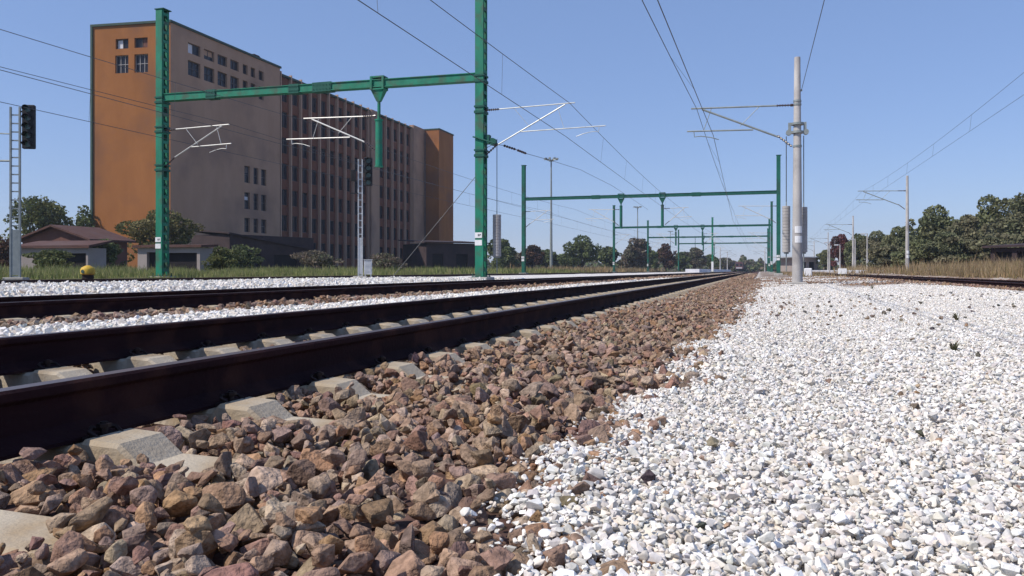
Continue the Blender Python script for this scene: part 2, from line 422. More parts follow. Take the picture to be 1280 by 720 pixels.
BROWN = np.array([1.03, 1.10, 1.02])*np.array([[.27, .158, .118], [.31, .195, .145], [.235, .145, .112], [.33, .22, .17], [.29, .20, .165], [.26, .175, .145], [.38, .27, .215], [.31, .175, .115], [.20, .13, .105], [.29, .175, .135]])
WHITE = .95*np.array([[.76, .725, .67], [.70, .66, .60], [.80, .77, .72], [.60, .57, .53], [.71, .64, .55], [.82, .80, .77]])
def tints(n, pal, jit=.12, p=None):
    k = RNG.choice(len(pal), n, p=p)
    return np.clip(pal[k]*(1+RNG.normal(0, jit, (n, 1))) + RNG.normal(0, .008, (n, 3)), .03, .85)

SL0, SPACE = 0.68, 0.60           # first sleeper of track one, spacing
def on_sleeper(x, y, tc, half=1.27, w=.15):
    k = (y-SL0)/SPACE; f = np.abs(k-np.round(k))*SPACE
    return (np.abs(x-tc) < half) & (f < w)
def near_rail(x, tc, w=.085):
    return (np.abs(np.abs(x-tc)-.7525) < w)
def edge(y):                     # wavy border between brown ballast and white gravel
    return -.335 + .05*np.sin(y*2.1) + .04*np.sin(y*5.3+1) + .03*np.sin(y*11) + .011*np.clip(y-3, 0, 22) + .01*np.clip(2.5-y, 0, 3)
def shoulder_z(x, y):
    return np.interp(x, [-4.2, -4.0, -3.5, -3.3, -2.1, -1.95, -1.75, -1.3, -1.0, -.5, -.2], [-.115, -.115, -.15, -.185, -.185, -.165, -.125, -.115, -.10, -.095, -.075]) + gnoise(x, y)*1.2

parts_b = []
def brown_allow(x, y):
    e = edge(y)
    return (x < e+.05+RNG.exponential(.018, x.shape)) & ((x > -1.93) | (x < -3.5) | (RNG.uniform(0, 1, x.shape) < .42)) & ~on_sleeper(x, y, T1, 1.34, .11) & ~near_rail(x, T1)
pos, rad = pack(-4.1, .1, .5, 5.2, 21000, lambda n: np.clip(RNG.lognormal(math.log(.0275), .36, n), .012, .062), brown_allow, shoulder_z)
parts_b.append((pos, rad, HI, .55))
pos, rad = pack(-4.1, .1, 5.2, 12.5, 27000, lambda n: np.clip(RNG.lognormal(math.log(.030), .32, n), .015, .058), brown_allow, shoulder_z, cell=.016, cand=4)
parts_b.append((pos, rad, MID, .55))
def jitter(x0, x1, y0, y1, sp, zf, rmean, allow=None, layers=1, rs=.2):
    out = []
    for l in range(layers):
        X, Y = np.meshgrid(np.arange(x0, x1, sp), np.arange(y0, y1, sp))
        X = X.ravel()+RNG.uniform(-.5, .5, X.size)*sp*1.3; Y = Y.ravel()+RNG.uniform(-.5, .5, Y.size)*sp*1.3
        r = np.clip(RNG.normal(rmean, rmean*rs, X.size), rmean*.4, rmean*1.8)
        Z = zf(X, Y) + r*(.25+.5*l) + RNG.uniform(-.3, .45, X.size)*r
        a = np.stack([X, Y, Z], 1)
        if allow is not None:
            k = allow(X, Y); a, r = a[k], r[k]
        out.append((a, r))
    return np.concatenate([a for a, _ in out]), np.concatenate([r for _, r in out])
pos, rad = jitter(-4.1, .1, 12.5, 45, .058, lambda x, y: shoulder_z(x, y)+.035, .034, brown_allow, 2)
parts_b.append((pos, rad, LOW, .5))
def big_z(x, y): return np.interp(x, [-4.2, -3.4, -2.0, -1.1, -.5], [-.05, -.08, -.09, -.01, -.02])
pos, rad = jitter(-4.1, -.45, 45, 110, .15, big_z, .085, lambda x, y: ~near_rail(x, T1, .12) & ~on_sleeper(x, y, T1, 1.13, .13), 1)
parts_b.append((pos, rad, LOW, .4))
# track two bed and the brown strip before it
pos, rad = jitter(-9.9, -5.6, 5.0, 40, .085, lambda x, y: gz(x)+.015+gnoise(x, y), .048, lambda x, y: ~near_rail(x, T2) & ~on_sleeper(x, y, T2, 1.2, .14) & (x < -6.35+.15*np.sin(y*1.3)+RNG.normal(0, .15, x.shape)), 2)
parts_b.append((pos, rad, MID, .5))
pos, rad = jitter(-9.9, -5.7, 40, 90, .17, lambda x, y: gz(x)+.03, .085, lambda x, y: ~near_rail(x, T2, .12), 1)
parts_b.append((pos, rad, LOW, .5))
# beds of the far tracks on the left and of the track on the right
pos, rad = jitter(-24.4, -17.8, 14, 60, .16, lambda x, y: gz(x)+.03, .075, lambda x, y: ~near_rail(x, T3) & ~near_rail(x, T4), 1)
parts_b.append((pos, rad, LOW, .5))
pos, rad = jitter(5.3, 9.0, 18, 60, .12, lambda x, y: gz(x)+.03, .06, lambda x, y: ~near_rail(x, TR), 1)
parts_b.append((pos, rad, LOW, .5))
# brown strays on the white gravel
n = 300
yy = 1.2+RNG.power(1.2, n)*14; xx = edge(yy) + RNG.exponential(.5, n)
parts_b.append((np.stack([xx, yy, gz(xx)+gnoise(xx, yy)+.03], 1), np.clip(RNG.normal(.014, .007, n), .007, .035), MID, .4))
pos, rad = jitter(-.15, 6.2, 26, 60, .13, lambda x, y: gz(x)+.0, .036, lambda x, y: RNG.uniform(0, 1, x.shape) < .35+.4*np.sin(x*1.7+np.sin(y*.5)*2), 1, .4)
parts_b.append((pos, rad, LOW, .3)); EARTH = jitter(-.15, 6.2, 27, 60, .12, lambda x, y: gz(x)+.0, .032, lambda x, y: RNG.uniform(0, 1, x.shape) < .25-.5*np.sin(x*1.7+np.sin(y*.5)*2), 1, .4)
def merge(name, plist, pal, mat, label, cat=None, p=None):
    vs, fs, cs, off = [], [], [], 0
    for pos, rad, var, tilt in plist:
        v, f, c = scatter(name, pos, rad, tints(len(pos), pal, p=p), var, mat, tilt)
        vs.append(v); fs.append(f+off); cs.append(c); off += len(v)
    o = np_mesh(name, np.concatenate(vs), np.concatenate(fs), mat, np.concatenate(cs))
    tag(o, label, cat, kind='stuff')
    print(name, len(o.data.vertices), len(o.data.polygons))
merge('brown_ballast', parts_b, BROWN, M['brownstone'], 'coarse reddish brown ballast stones filling and flanking the tracks', 'ballast')

parts_w = []
def white_z(x, y): return gz(x)+gnoise(x, y)+.004+.02*np.clip((edge(y)+.2-x)/.2, 0, 1)
def white_allow(x, y): return x > edge(y)-.05-RNG.exponential(.05, x.shape)
def wz(x, y): return (x > edge(y)-.25) & (x < .275*y+.35)
pos, rad = pack(-.75, 1.4, .9, 3.6, 50000, lambda n: np.clip(RNG.lognormal(math.log(.0090), .34, n), .004, .027), lambda x, y: white_allow(x, y) & wz(x, y), white_z, cell=.005, cand=3)
k_ = pos[:, 1] < 2.3
parts_w.append((pos[k_], rad[k_], HI, .35)); parts_w.append((pos[~k_], rad[~k_], MID, .35))
pos, rad = pack(-.7, 2.4, 3.6, 7.5, 62000, lambda n: np.clip(RNG.lognormal(math.log(.0108), .34, n), .005, .028), lambda x, y: white_allow(x, y) & wz(x, y), white_z, cell=.009, cand=3)
parts_w.append((pos, rad, MID, .3))
pos, rad = jitter(-.75, 4.2, 7.5, 14, .021, white_z, .0128, lambda x, y: white_allow(x, y) & wz(x, y), 1, .3)
parts_w.append((pos, rad, LOW, .5))
pos, rad = jitter(-.7, 5.4, 14, 32, .036, white_z, .020, lambda x, y: white_allow(x, y) & wz(x, y) & (y < 25.5+1.5*np.sin(x*2)+5*(x < 2.3)), 1, .3)
parts_w.append((pos, rad, LOW, .5))
# band between the first two tracks
pos, rad = jitter(-6.7, -4.0, 2.6, 16, .045, lambda x, y: gz(x)+gnoise(x, y), .028, lambda x, y: (x > -6.3+.15*np.sin(y*1.3)-RNG.exponential(.1, x.shape)) & (x < -3.95-RNG.exponential(.05, x.shape)), 2, .3)
parts_w.append((pos, rad, MID, .5))
pos, rad = jitter(-6.5, -4.0, 16, 50, .075, lambda x, y: gz(x)+gnoise(x, y), .042, lambda x, y: x > -6.3+.15*np.sin(y*1.3), 1, .3)
parts_w.append((pos, rad, LOW, .5))
# bank beyond the second track
pos, rad = jitter(-17.5, -10.0, 8, 34, .095, lambda x, y: gz(x)+gnoise(x, y)-.005, .045, lambda x, y: (x > -1.25*y), 1, .35)
parts_w.append((pos, rad, LOW, .5))
parts_w.append((EARTH[0], EARTH[1], LOW, .3))
n = 150
yy = 1.5+RNG.power(1.3, n)*16; xx = edge(yy)+RNG.uniform(0, 1, n)*(.275*yy+.5)
stray = (np.stack([xx, yy, white_z(xx, yy)+.034], 1), np.clip(RNG.normal(.017, .006, n), .009, .032)*np.clip(yy/6, 1, 1.6), MID, .12)
v, f, c = scatter('dark', *[stray[0], stray[1]], tints(n, np.array([[.16, .13, .11], [.10, .09, .085], [.22, .16, .12], [.30, .25, .19]])), MID, M['brownstone'], .12)
tag(np_mesh('dark_pebbles', v, f, M['brownstone'], c), 'scattered dark pebbles lying on the white gravel', 'pebbles', kind='stuff')
merge('white_gravel', parts_w, WHITE, M['whitestone'], 'fine white limestone gravel spread beside and between the tracks', 'gravel')

# ------------------------------------------------------------------ railway tracks
RAILP = [(-.07, 0), (.07, 0), (.07, .011), (.03, .024), (.010, .045), (.009, .125), (.018, .134), (.0355, .141), (.0365, .163), (.027, .1715), (-.027, .1715), (-.0365, .163), (-.0355, .141), (-.018, .134), (-.009, .125), (-.010, .045), (-.03, .024), (-.07, .011)]
def rail_mesh(y0, y1):
    mb = MB(); ys = [y0]
    while ys[-1] < y1: ys.append(min(y1, ys[-1]+6))
    n = len(RAILP)
    for y in ys:
        mb.v += [(x, y, z) for x, z in RAILP]
    for i in range(len(ys)-1):
        for k in range(n):
            mb.f.append((i*n+k, i*n+(k+1) % n, (i+1)*n+(k+1) % n, (i+1)*n+k)); mb.m.append(1 if k == 9 else 0)
    mb.f.append(tuple(range(n))); mb.m.append(0)
    mb.f.append(tuple(range((len(ys)-1)*n, len(ys)*n))); mb.m.append(0)
    return mb
def sleeper_mb(y=0, seat=0.0):
    # monoblock concrete sleeper: high rail seats, waisted middle, sloping ends
    half = [(0, -.05, .10), (.40, -.05, .105), (.50, .005, .11), (.635, .012, .115), (.655, -.002, .125), (.85, -.002, .125), (.87, .018, .115), (.985, .012, .11), (1.06, -.045, .11), (1.36, -.052, .115), (1.375, -.067, .11)]
    prof = [(-x, z, w) for x, z, w in half[::-1]]+half[1:]
    mb = MB()
    for x, z, w in prof:
        mb.v += [(x, y-w*.98, -.22), (x, y-w*.85, z-.012), (x, y-w*.74, z), (x, y+w*.74, z), (x, y+w*.85, z-.012), (x, y+w*.98, -.22)]
    for i in range(len(prof)-1):
        for k in range(6):
            a, b_ = i*6+k, i*6+(k+1) % 6
            mb.f.append((a, b_, b_+6, a+6)); mb.m.append(0)
    mb.f.append((0, 1, 2, 3, 4, 5)); mb.m.append(0)
    q = (len(prof)-1)*6; mb.f.append((q, q+1, q+2, q+3, q+4, q+5)); mb.m.append(0)
    return mb
def clip_mb(side, which):
    mb = MB()
    for s2 in (which,):
        x = side*.7525 + s2*.095
        mb.box((x, 0, .006), (.05, .11, .018), bev=.004)
        pts = [(x+s2*.03, -.045, .012), (x, -.05, .03), (x-s2*.022, -.02, .036), (x-s2*.005, .0, .03), (x-s2*.022, .02, .036), (x, .05, .03), (x+s2*.03, .045, .012)]
        mb.path(pts, .007, 5)
        mb.tube((x+s2*.005, 0, .0), (x+s2*.005, 0, .052), .011, n=6)
        mb.tube((x+s2*.005, 0, .036), (x+s2*.005, 0, .047), .02, n=6)
    return mb
def railway_track(tc, y0, y1, first, nind, label, clips=0, group='parallel railway tracks'):
    t = thing('railway_track', label, 'railway track', (tc, 0, 0), group=None)
    for s_ in (-1, 1):
        mb = rail_mesh(y0, y1)
        mb.v = [(x+s_*.7525, y, z) for x, y, z in mb.v]
        mb.build('rail', [M['rail'], M['railtop']], t, smooth=True)
    proto = sleeper_mb().build('sleeper', M['sleeper'], t); proto.location = (0, first, 0)
    cl = []
    if clips:
        cl = [clip_mb(s_, w_).build('rail_clip', M['clip'], proto) for s_ in (-1, 1) for w_ in (-1, 1)]
    for k in range(1, nind):
        c = proto.copy(); COL.objects.link(c); c.parent = t
        c.location = (RNG.normal(0, .008), first+k*SPACE, RNG.normal(0, .003)); c.rotation_euler = (0, 0, RNG.normal(0, .006))
        if k < clips:
            for q in cl:
                d = q.copy(); COL.objects.link(d); d.parent = c
    rest = MB(); y = first+nind*SPACE
    while y < min(y1, 160):
        m_ = sleeper_mb(y); rest.add(m_.v, m_.f); y += SPACE
    if rest.v:
        tag(rest.build('sleeper', M['sleeper'], t), kind='stuff')
    return t
railway_track(T1, -3, 900, SL0, 100, 'nearest railway track, brown rails on pale concrete sleepers beside the camera', 24)
railway_track(T2, -3, 900, SL0, 100, 'second railway track from the camera, left of the whitish strip beside the nearest one', 0)
railway_track(T3, 0, 700, SL0+10, 60, 'third track, low dark rails just beyond the white gravel bank', 0)
railway_track(T4, 0, 700, SL0+10, 60, 'fourth and farthest track on the left, running along the edge of the green grass', 0)
railway_track(TR, 0, 500, SL0+10, 60, 'lone rusty track at the far right beside the dry grass', 0)

# ------------------------------------------------------------------ catenary equipment
def insulator(mb, p0, p1, r=.055, n=10, ribs=6):
    p0 = Vector(p0); p1 = Vector(p1)
    mb.tube(p0, p1, r*.45, n=8)
    for i in range(ribs):
        a = p0.lerp(p1, (i+.25)/ribs); b_ = p0.lerp(p1, (i+.7)/ribs)
        mb.tube(a, b_, r, r*.55, n=n)

def cantilever(parent, base, sgn, reach, zt, zb, zc, tip, tubemat, thick=.032, wirex=None, detail=True):
    """pull-off bracket: top tube, raking tube, registration tube, curved steady arm. sgn=+1 reaches to +x"""
    x0, y0 = base
    P = lambda u, z: (x0+sgn*u, y0, z)
    mb = MB()
    mb.tube(P(.55, zt), P(reach+.25, zt+.07), thick*.85)
    mb.tube(P(.50, zb+.36), P(reach-.15, zt+.02), thick)
    k = (zc-zb)/(zt-zb); ur = .0+(reach-.15)*k
    mb.tube(P(ur-.05, zc), P(tip, zc+.06), thick*.8)
    mb.tube(P(ur+(reach-ur)*.75, zt+.02), P(ur+(reach-ur)*.9, zc+.03), thick*.35)
    mb.tube(P(reach*.35, zt), P(reach*.55, zb+(zt-zb)*.55), thick*.35)
    o = mb.build('cantilever', tubemat, parent, smooth=True)
    ins = MB(); insulator(ins, P(.05, zt-.01), P(.6, zt)); ins.tube(P(0, zt-.01), P(.1, zt-.01), .05)
    ins.build('insulator', M['insul'], o)
    ins = MB(); a, b_ = Vector(P(.05, zb)), Vector(P(.55, zb+.42)); insulator(ins, a, b_); ins.build('insulator', M['insul'], o)
    st = MB()
    w = tip-.25
    st.path([P(w, zc+.05), P(w-.02, zc-.16), P(w-.25, zc-.14), P(w-.6, zc-.20), P(w-.9, zc-.30)], thick*.5)
    st.build('steady_arm', tubemat, o, smooth=True)
    return o

def batten_mast(parent, x, y, h, wx=.34, wy=.46, pitch=.42, base=0.2, plates=True, cap=True):
    mb = MB()
    t = .02
    for s_ in (-1, 1):                    # two channels, webs front and back
        mb.box((x, y+s_*wy/2, base+(h-base)/2), (wx, t, h-base))
        for q in (-1, 1):
            mb.box((x+q*(wx/2-t/2), y+s_*(wy/2-.06), base+(h-base)/2), (t, .10, h-base-.004))
    o = mb.build('mast', M['green'], parent)
    for q in (-1, 1):
        bb = MB(); z = base+.3
        for e in (-1, 1): bb.box((x+q*(wx/2+.010), y+e*(wy/2-.035), (base+.06+h)/2), (.014, .04, h-base-.1))
        while z < h-.1:
            bb.box((x+q*(wx/2+.008), y, z), (.010, wy-.08, .13)); z += pitch
        bb.build('lacing', M['green'], o)
    fd = MB(); fd.box((x, y, base-.15), (wx+.5, wy+.5, .34), bev=.03); fd.build('foundation', M['concrete'], o)
    bs = MB(); bs.box((x, y, base+.035), (wx+.24, wy+.24, .03))
    for q in (-1, 1):
        for r_ in (-1, 1):
            bs.tube((x+q*(wx/2+.08), y+r_*(wy/2+.07), base+.03), (x+q*(wx/2+.08), y+r_*(wy/2+.07), base+.16), .02)
    bs.build('base_plate', M['green_dark'], o)
    if cap:
        c = MB(); c.box((x+.03, y, h+.02), (wx+.16, wy+.08, .04)); c.build('cap', M['green_dark'], o)
    if plates:
        for i, zz in enumerate((1.90, 1.60)):
            p = MB(); p.box((x-.03, y-wy/2-.02, zz), (.30, .012, .22))
            pl = p.build('number_plate', M['plate'], o)
            if i == 0:
                q = MB(); q.box((x-.03, y-wy/2-.028, zz), (.04, .004, .09)); q.box((x+.03, y-wy/2-.028, zz), (.03, .004, .09)); q.box((x+.06, y-wy/2-.0285, zz+.02), (.03, .004, .03))
                q.v = q.v; q.build('plate_number', M['ink'], o)
    return o

def clamp_band(parent, x, y, z, wx=.34, wy=.46):
    c = MB(); c.box((x, y, z), (wx+.09, wy+.09, .10)); c.box((x, y, z+.22), (wx+.09, wy+.09, .07))
    return c.build('clamp', M['green_dark'], parent)

def drop_post(parent, x, y, zb, z0, z1, detail=True):
    mb = MB()
    # saddle and Y-shaped hanger
    mb.box((x, y, zb+.26), (.62, .40, .07)); mb.box((x, y, zb-.25), (.62, .40, .06))
    for q in (-1, 1):
        mb.box((x+q*.27, y-.21, zb), (.09, .03, .56)); mb.box((x+q*.27, y+.21, zb), (.09, .03, .56))
    mb.add([(x-.30, y-.16, zb-.28), (x+.30, y-.16, zb-.28), (x+.30, y+.16, zb-.28), (x-.30, y+.16, zb-.28), (x-.08, y-.08, zb-.75), (x+.08, y-.08, zb-.75), (x+.08, y+.08, zb-.75), (x-.08, y+.08, zb-.75)],
           [(0, 3, 2, 1), (4, 5, 6, 7), (0, 1, 5, 4), (1, 2, 6, 5), (2, 3, 7, 6), (3, 0, 4, 7)])
    mb.tube((x, y, zb-.74), (x, y, z1), .07, n=10)
    mb.tube((x, y, z1+.05), (x, y, z0), .15, n=12)
    mb.tube((x, y, z1+.08), (x, y, z1+.02), .18, n=12); mb.tube((x, y, z0+.04), (x, y, z0-.02), .18, n=12)
    return mb.build('drop_post', M['green'], parent, smooth=True)

def beam(parent, xa, xb, y, za, zb, joints, mat='green'):
    mb = MB()
    hh, ww = .15, .30
    vs = []
    for x, z in ((xa, za), (xb, zb)):
        vs += [(x, y-ww/2, z-hh), (x, y+ww/2, z-hh), (x, y+ww/2, z+hh), (x, y-ww/2, z+hh)]
    mb.add(vs, [(0, 1, 2, 3), (4, 7, 6, 5), (0, 4, 5, 1), (1, 5, 6, 2), (2, 6, 7, 3), (3, 7, 4, 0)])
    # channel flanges standing proud above and below
    for dz in (-hh, hh):
        v2 = []
        for x, z in ((xa, za), (xb, zb)):
            v2 += [(x, y-ww/2-.04, z+dz-.014), (x, y+ww/2+.04, z+dz-.014), (x, y+ww/2+.04, z+dz+.016), (x, y-ww/2-.04, z+dz+.016)]
        mb.add(v2, [(0, 1, 2, 3), (4, 7, 6, 5), (0, 4, 5, 1), (1, 5, 6, 2), (2, 6, 7, 3), (3, 7, 4, 0)])
    o = mb.build('beam', M[mat], parent)
    L_ = xb-xa
    for f_, w_ in joints:
        x = xa+L_*f_; z = za+(zb-za)*f_
        j = MB(); j.box((x, y, z), (w_, ww+.10, hh*2+.10))
        for k in range(6):
            for q in (-1, 1):
                j.tube((x+(k/5-.5)*w_*.85, y-ww/2-.085, z+q*.09), (x+(k/5-.5)*w_*.85, y-ww/2-.04, z+q*.09), .018, n=6)
        j.build('splice', M['green_dark'], o)
    return o

# first portal: masts left of track two and beyond track four
SG = 30.6
ga = thing('catenary_portal', 'nearest green steel portal, its two tall masts and beam standing before the big building', 'catenary portal', (0, 0, 0))
mR = batten_mast(ga, -10.75, SG, 12.4)
mL = batten_mast(ga, -26.3, SG, 12.45)
beam(ga, -26.3+.17, -10.75-.17, SG, 8.42, 8.28, ((.17, .5), (.45, .5), (.54, .9)))
for (m_, x) in ((mR, -10.75), (mL, -26.3)):
    for z in ((8.2,) if x > -20 else (8.3,)): clamp_band(m_, x, SG, z-.1)
    for z in (6.95, 5.2): clamp_band(m_, x, SG, z-.1)
drop_post(ga, -15.3, SG, 8.33, 4.85, 6.75)
cantilever(ga, (-10.58, SG), 1, 3.45, 6.95, 5.15, 6.0, 4.9, M['galv_mid'], thick=.027)
cantilever(ga, (-26.13, SG), 1, 3.2, 6.95, 5.3, 6.1, 3.55, M['galv_pale'])
cantilever(ga, (-15.45, SG), -1, 3.2, 7.0, 5.55, 6.15, 4.3, M['galv_pale'])
# bracket carrying the tension wheel of the right mast
pw = MB(); pw.box((-10.48, SG, 5.75), (.22, .26, .36)); pw.tube((-10.25, SG-.1, 5.65), (-10.25, SG+.1, 5.65), .15, n=16); pw.tube((-11.0, SG-.3, 5.85), (-10.1, SG-.3, 5.55), .03)
pw.build('pulley_bracket', M['green_dark'], mR, smooth=True)

def portal(label, xa, xb, y, h, zb, drops, cants, plates=True, mx=None):
    g = thing('catenary_portal', label, 'catenary portal', (0, 0, 0), group='green portals standing one behind another down the line')
    for x in (xa, xb): batten_mast(g, x, y, h, pitch=.6, plates=plates)
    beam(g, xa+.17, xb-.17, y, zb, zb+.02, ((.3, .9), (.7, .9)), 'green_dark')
    for x, z0, z1 in drops: drop_post(g, x, y, zb, z0, z1)
    for x, s_, reach in cants: cantilever(g, (x+s_*.2, y), s_, reach, 6.9, 5.2, 5.95, reach+.6, M['galv_pale'], thick=.035)
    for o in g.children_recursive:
        if o.type == 'MESH' and o.data.materials and o.data.materials[0] == M['green']: o.data.materials[0] = M['green_far']  # far masts get the darkened copy of the same green
    return g
portal('second green portal down the line, its wide beam carrying two short drop posts', -24.6, 1.75, 84, 11.9, 8.25, [(-13.95, 4.9, 7.2), (-9.65, 5.0, 7.2)], [(-24.6, 1, 2.6), (-13.95, -1, 3.0), (-9.65, 1, 2.2), (1.75, -1, 3.4)])
portal('third green portal down the line, seen under the beam of the second', -25.2, 1.9, 144, 12.2, 8.2, [(-14.2, 4.9, 7.2), (-9.6, 4.9, 7.2)], [(-25.2, 1, 2.6), (-14.2, -1, 3.0), (-9.6, 1, 2.2), (1.9, -1, 3.4)])
portal('fourth green portal down the line, small and faint', -25.2, 2.0, 190, 12.2, 8.2, [(-12.5, 4.9, 7.2)], [(-25.2, 1, 2.6), (-12.5, 1, 2.8), (2.0, -1, 3.4)])
portal('fifth and farthest green portal, tiny above the end of the rails', -22.5, 2.1, 236, 12.2, 8.2, [(-12.5, 4.9, 7.2)], [(-12.5, 1, 2.8), (2.1, -1, 3.4)], plates=False)
g = thing('catenary_mast', 'single green mast with white foot between the second and the farthest portals', 'mast', (0, 0, 0))
mm_ = batten_mast(g, -9.9, 180, 12.0, pitch=.6, plates=False)
wf = MB(); wf.box((-9.9, 180, 1.3), (.44, .56, 2.2)); wf.build('white_base', M['plate'], mm_)

def concrete_pole(label, x, y, h, r0, r1, cant=None, plates=False, collar=False, group=None, z0=0.0):
    t = thing('concrete_pole', label, 'pole', (0, 0, 0), group=group)
    mb = MB(); mb.lathe((x, y, 0), [(r0*1.0, z0-.2), (r0, z0+.1), (r1+(r0-r1)*.5, h*.5), (r1, h-.02), (r1*.9, h)], n=20)
    sh = mb.build('shaft', M['pole_concrete'], t, smooth=True)
    fd = MB(); fd.box((x, y, z0-.08), (r0*2+.30, r0*2+.30, .30), bev=.04); fd.build('foundation', M['concrete'], t)
    if plates:
        for zz in (1.95, 1.60):
            p = MB()
            rr = r0*.93
            for k in range(5):
                a = -math.pi/2+(k-2)*.32 + .1
                a2 = a+.32
                p.add([(x+math.cos(a)*rr*1.04, y+math.sin(a)*rr*1.04, zz-.12), (x+math.cos(a2)*rr*1.04, y+math.sin(a2)*rr*1.04, zz-.12), (x+math.cos(a2)*rr*1.04, y+math.sin(a2)*rr*1.04, zz+.12), (x+math.cos(a)*rr*1.04, y+math.sin(a)*rr*1.04, zz+.12),
                       (x+math.cos(a)*rr*.97, y+math.sin(a)*rr*.97, zz-.12), (x+math.cos(a2)*rr*.97, y+math.sin(a2)*rr*.97, zz-.12), (x+math.cos(a2)*rr*.97, y+math.sin(a2)*rr*.97, zz+.12), (x+math.cos(a)*rr*.97, y+math.sin(a)*rr*.97, zz+.12)],
                      [(0, 1, 2, 3), (3, 2, 6, 7), (0, 4, 5, 1)])
            p.build('number_plate', M['plate'], sh)
    if collar:
        c = MB()
        for zz in (5.45, 5.75):
            c.lathe((x, y, zz), [(.22, -.04), (.22, .04)], n=14)
        for q in (-1, 1):
            c.box((x+q*.26, y, 5.62), (.10, .12, .36)); c.tube((x+q*.29, y-.07, 5.45), (x+q*.29, y+.07, 5.45), .10, n=14)
        c.build('pulley_collar', M['galv_grey'], sh, smooth=True)
        c = MB()
        for zz in (cant[3], cant[4], cant[3]+.12):
            rr = r1+(r0-r1)*(1-zz/h)
            c.lathe((x, y, zz), [(rr+.02, -.035), (rr+.02, .035)], n=14)
        c.build('clamp', M['galv_grey'], sh)
    if cant:
        sgn, reach, off, zt, zb, zc, tip = cant
        cantilever(t, (x+sgn*(r1+.03), y), sgn, reach, zt, zb, zc, tip, M['galv_grey'], thick=.036)
    return t
concrete_pole('thick grey concrete pole beside the brown ballast, two white plates on it', 1.28, SG, 8.15, .185, .105, (-1, 3.35, 0, 6.45, 4.95, 5.62, 3.75), True, True)
for k, (x, y, h) in enumerate([(11.3, 71, 8.1), (12.4, 121, 8.1), (13.0, 172, 8.1), (13.4, 222, 8.1)]):
    lab = ['slender pale concrete pole before the dark trees at right, bracket reaching left', 'second concrete pole of the right-hand row, at the far end of the dark trees', 'third concrete pole of the right-hand row, thin and short beside the lamps', 'farthest concrete pole of the right-hand row'][k]
    concrete_pole(lab, x, y, h, .16, .09, (-1, 3.3, 0, 6.9, 5.4, 6.2, 3.7), k == 0, False, 'concrete poles along the right-hand track', z0=gz(x))
for k, (x, y) in enumerate([(1.6, 290), (-12.4, 270), (-12.4, 330)]):
    concrete_pole(['faint pole at the very end of the nearest track', 'faint far pole near the end of the platform', 'farthest faint pole behind the platform'][k], x, y, 8, .2, .12, (-1 if k == 0 else 1, 3.3, 0, 6.9, 5.4, 6.2, 3.7), False, False, 'faint far poles')

def tension_weight(label, x, y, zt, zb, r, ztop):
    t = thing('tension_weight', label, 'counterweight', (x, y, 0), group='concrete tension weights')
    mb = MB(); n = max(8, int((zt-zb)/.11)); h = (zt-zb)/n
    for i in range(n):
        mb.lathe((0, 0, zb+i*h), [(r*.94, .0), (r, .012), (r, h-.016), (r*.94, h-.004)], n=16)
    mb.build('weight_stack', M['pole_concrete'], t, smooth=False)
    c = MB(); c.tube((0, 0, zt-.05), (0, 0, ztop), .016, n=6); c.build('cable', M['wire'], t)
    c = MB(); c.tube((0, 0, zb-.7), (0, 0, zt+.15), .02, n=6); c.box((0, 0, zb-.03), (r*1.2, r*1.2, .05)); c.build('guide_rod', M['galv_grey'], t)
    return t
tension_weight('concrete weight stack hanging on a cable right of the tall green mast', -10.18, SG+.3, 2.75, 1.05, .17, 5.8)
tension_weight('concrete weight stack hanging left of the thick concrete pole', .92, SG+.5, 2.85, 1.15, .14, 5.4)
tension_weight('concrete weight stack hanging right of the thick concrete pole', 1.52, SG+.5, 2.80, 1.15, .13, 5.4)

# ------------------------------------------------------------------ wires
SUP = [-25, SG, 84, 144, 190, 236, 300]
def overhead(label, pts_m, pts_c, sagm=.5, sagc=.03, droppers=True, r=.0105, mname='messenger_wire'):
    t = thing('overhead_line', label, 'overhead wire', (0, 0, 0))
    def run(pts, sag):
        out = []
        for (a, b_) in zip(pts[:-1], pts[1:]):
            a = Vector(a); b_ = Vector(b_); n = 14
            for i in range(n):
                q = i/n; p = a.lerp(b_, q); p.z -= 4*sag*q*(1-q); out.append(p)
        out.append(Vector(pts[-1])); return out
    m_ = run(pts_m, sagm)
    MB().path(m_, r, 5).build('messenger_wire', M['wire'], t)
    if pts_c:
        c_ = run(pts_c, sagc)
        MB().path(c_, r, 5).build('contact_wire', M['wire'], t)
        if droppers:
            d = MB()
            for i in range(0, min(len(m_), len(c_), 58), 2):
                if i % 14 == 0: continue
                q = m_[i]; w = c_[i]
                d.tube(q, w, .005, n=4)
            d.build('dropper', M['wire'], t)
    return t
def line(X, zc, zm, stag=.15, xm=None):
    c = [(X+stag*(-1)**i, y, zc) for i, y in enumerate(SUP)]
    m_ = [(X+(xm or 0)+stag*.3*(-1)**i, y, zm) for i, y in enumerate(SUP)]
    return m_, c
overhead('pair of overhead wires above the nearest track, meeting the bracket of the thick concrete pole',
         [(-3.2, -25, 6.9)]+[(-2.25, SG, 6.5)]+[(-2.6, y, 6.6) for y in SUP[2:]], [(-2.2, -25, 5.55)]+[(-1.65, SG, 5.48)]+[(-2.6, y, 5.5) for y in SUP[2:]], .25)
overhead('pair of overhead wires above the second track, beside the tall green mast',
         [(-8.4, -25, 7.05)]+[(-7.1, SG, 7.02)]+[(-7.8, y, 6.9) for y in SUP[2:]], [(-7.7, -25, 5.7)]+[(-7.25, SG, 5.72)]+[(-7.8, y, 5.7) for y in SUP[2:]], .25)
overhead('pair of overhead wires above the third track, passing in front of the building', *line(-18.9, 5.75, 7.0), sagm=.3)
overhead('pair of overhead wires above the fourth track, closest to the building', *line(-22.5, 5.75, 7.0), sagm=.3)
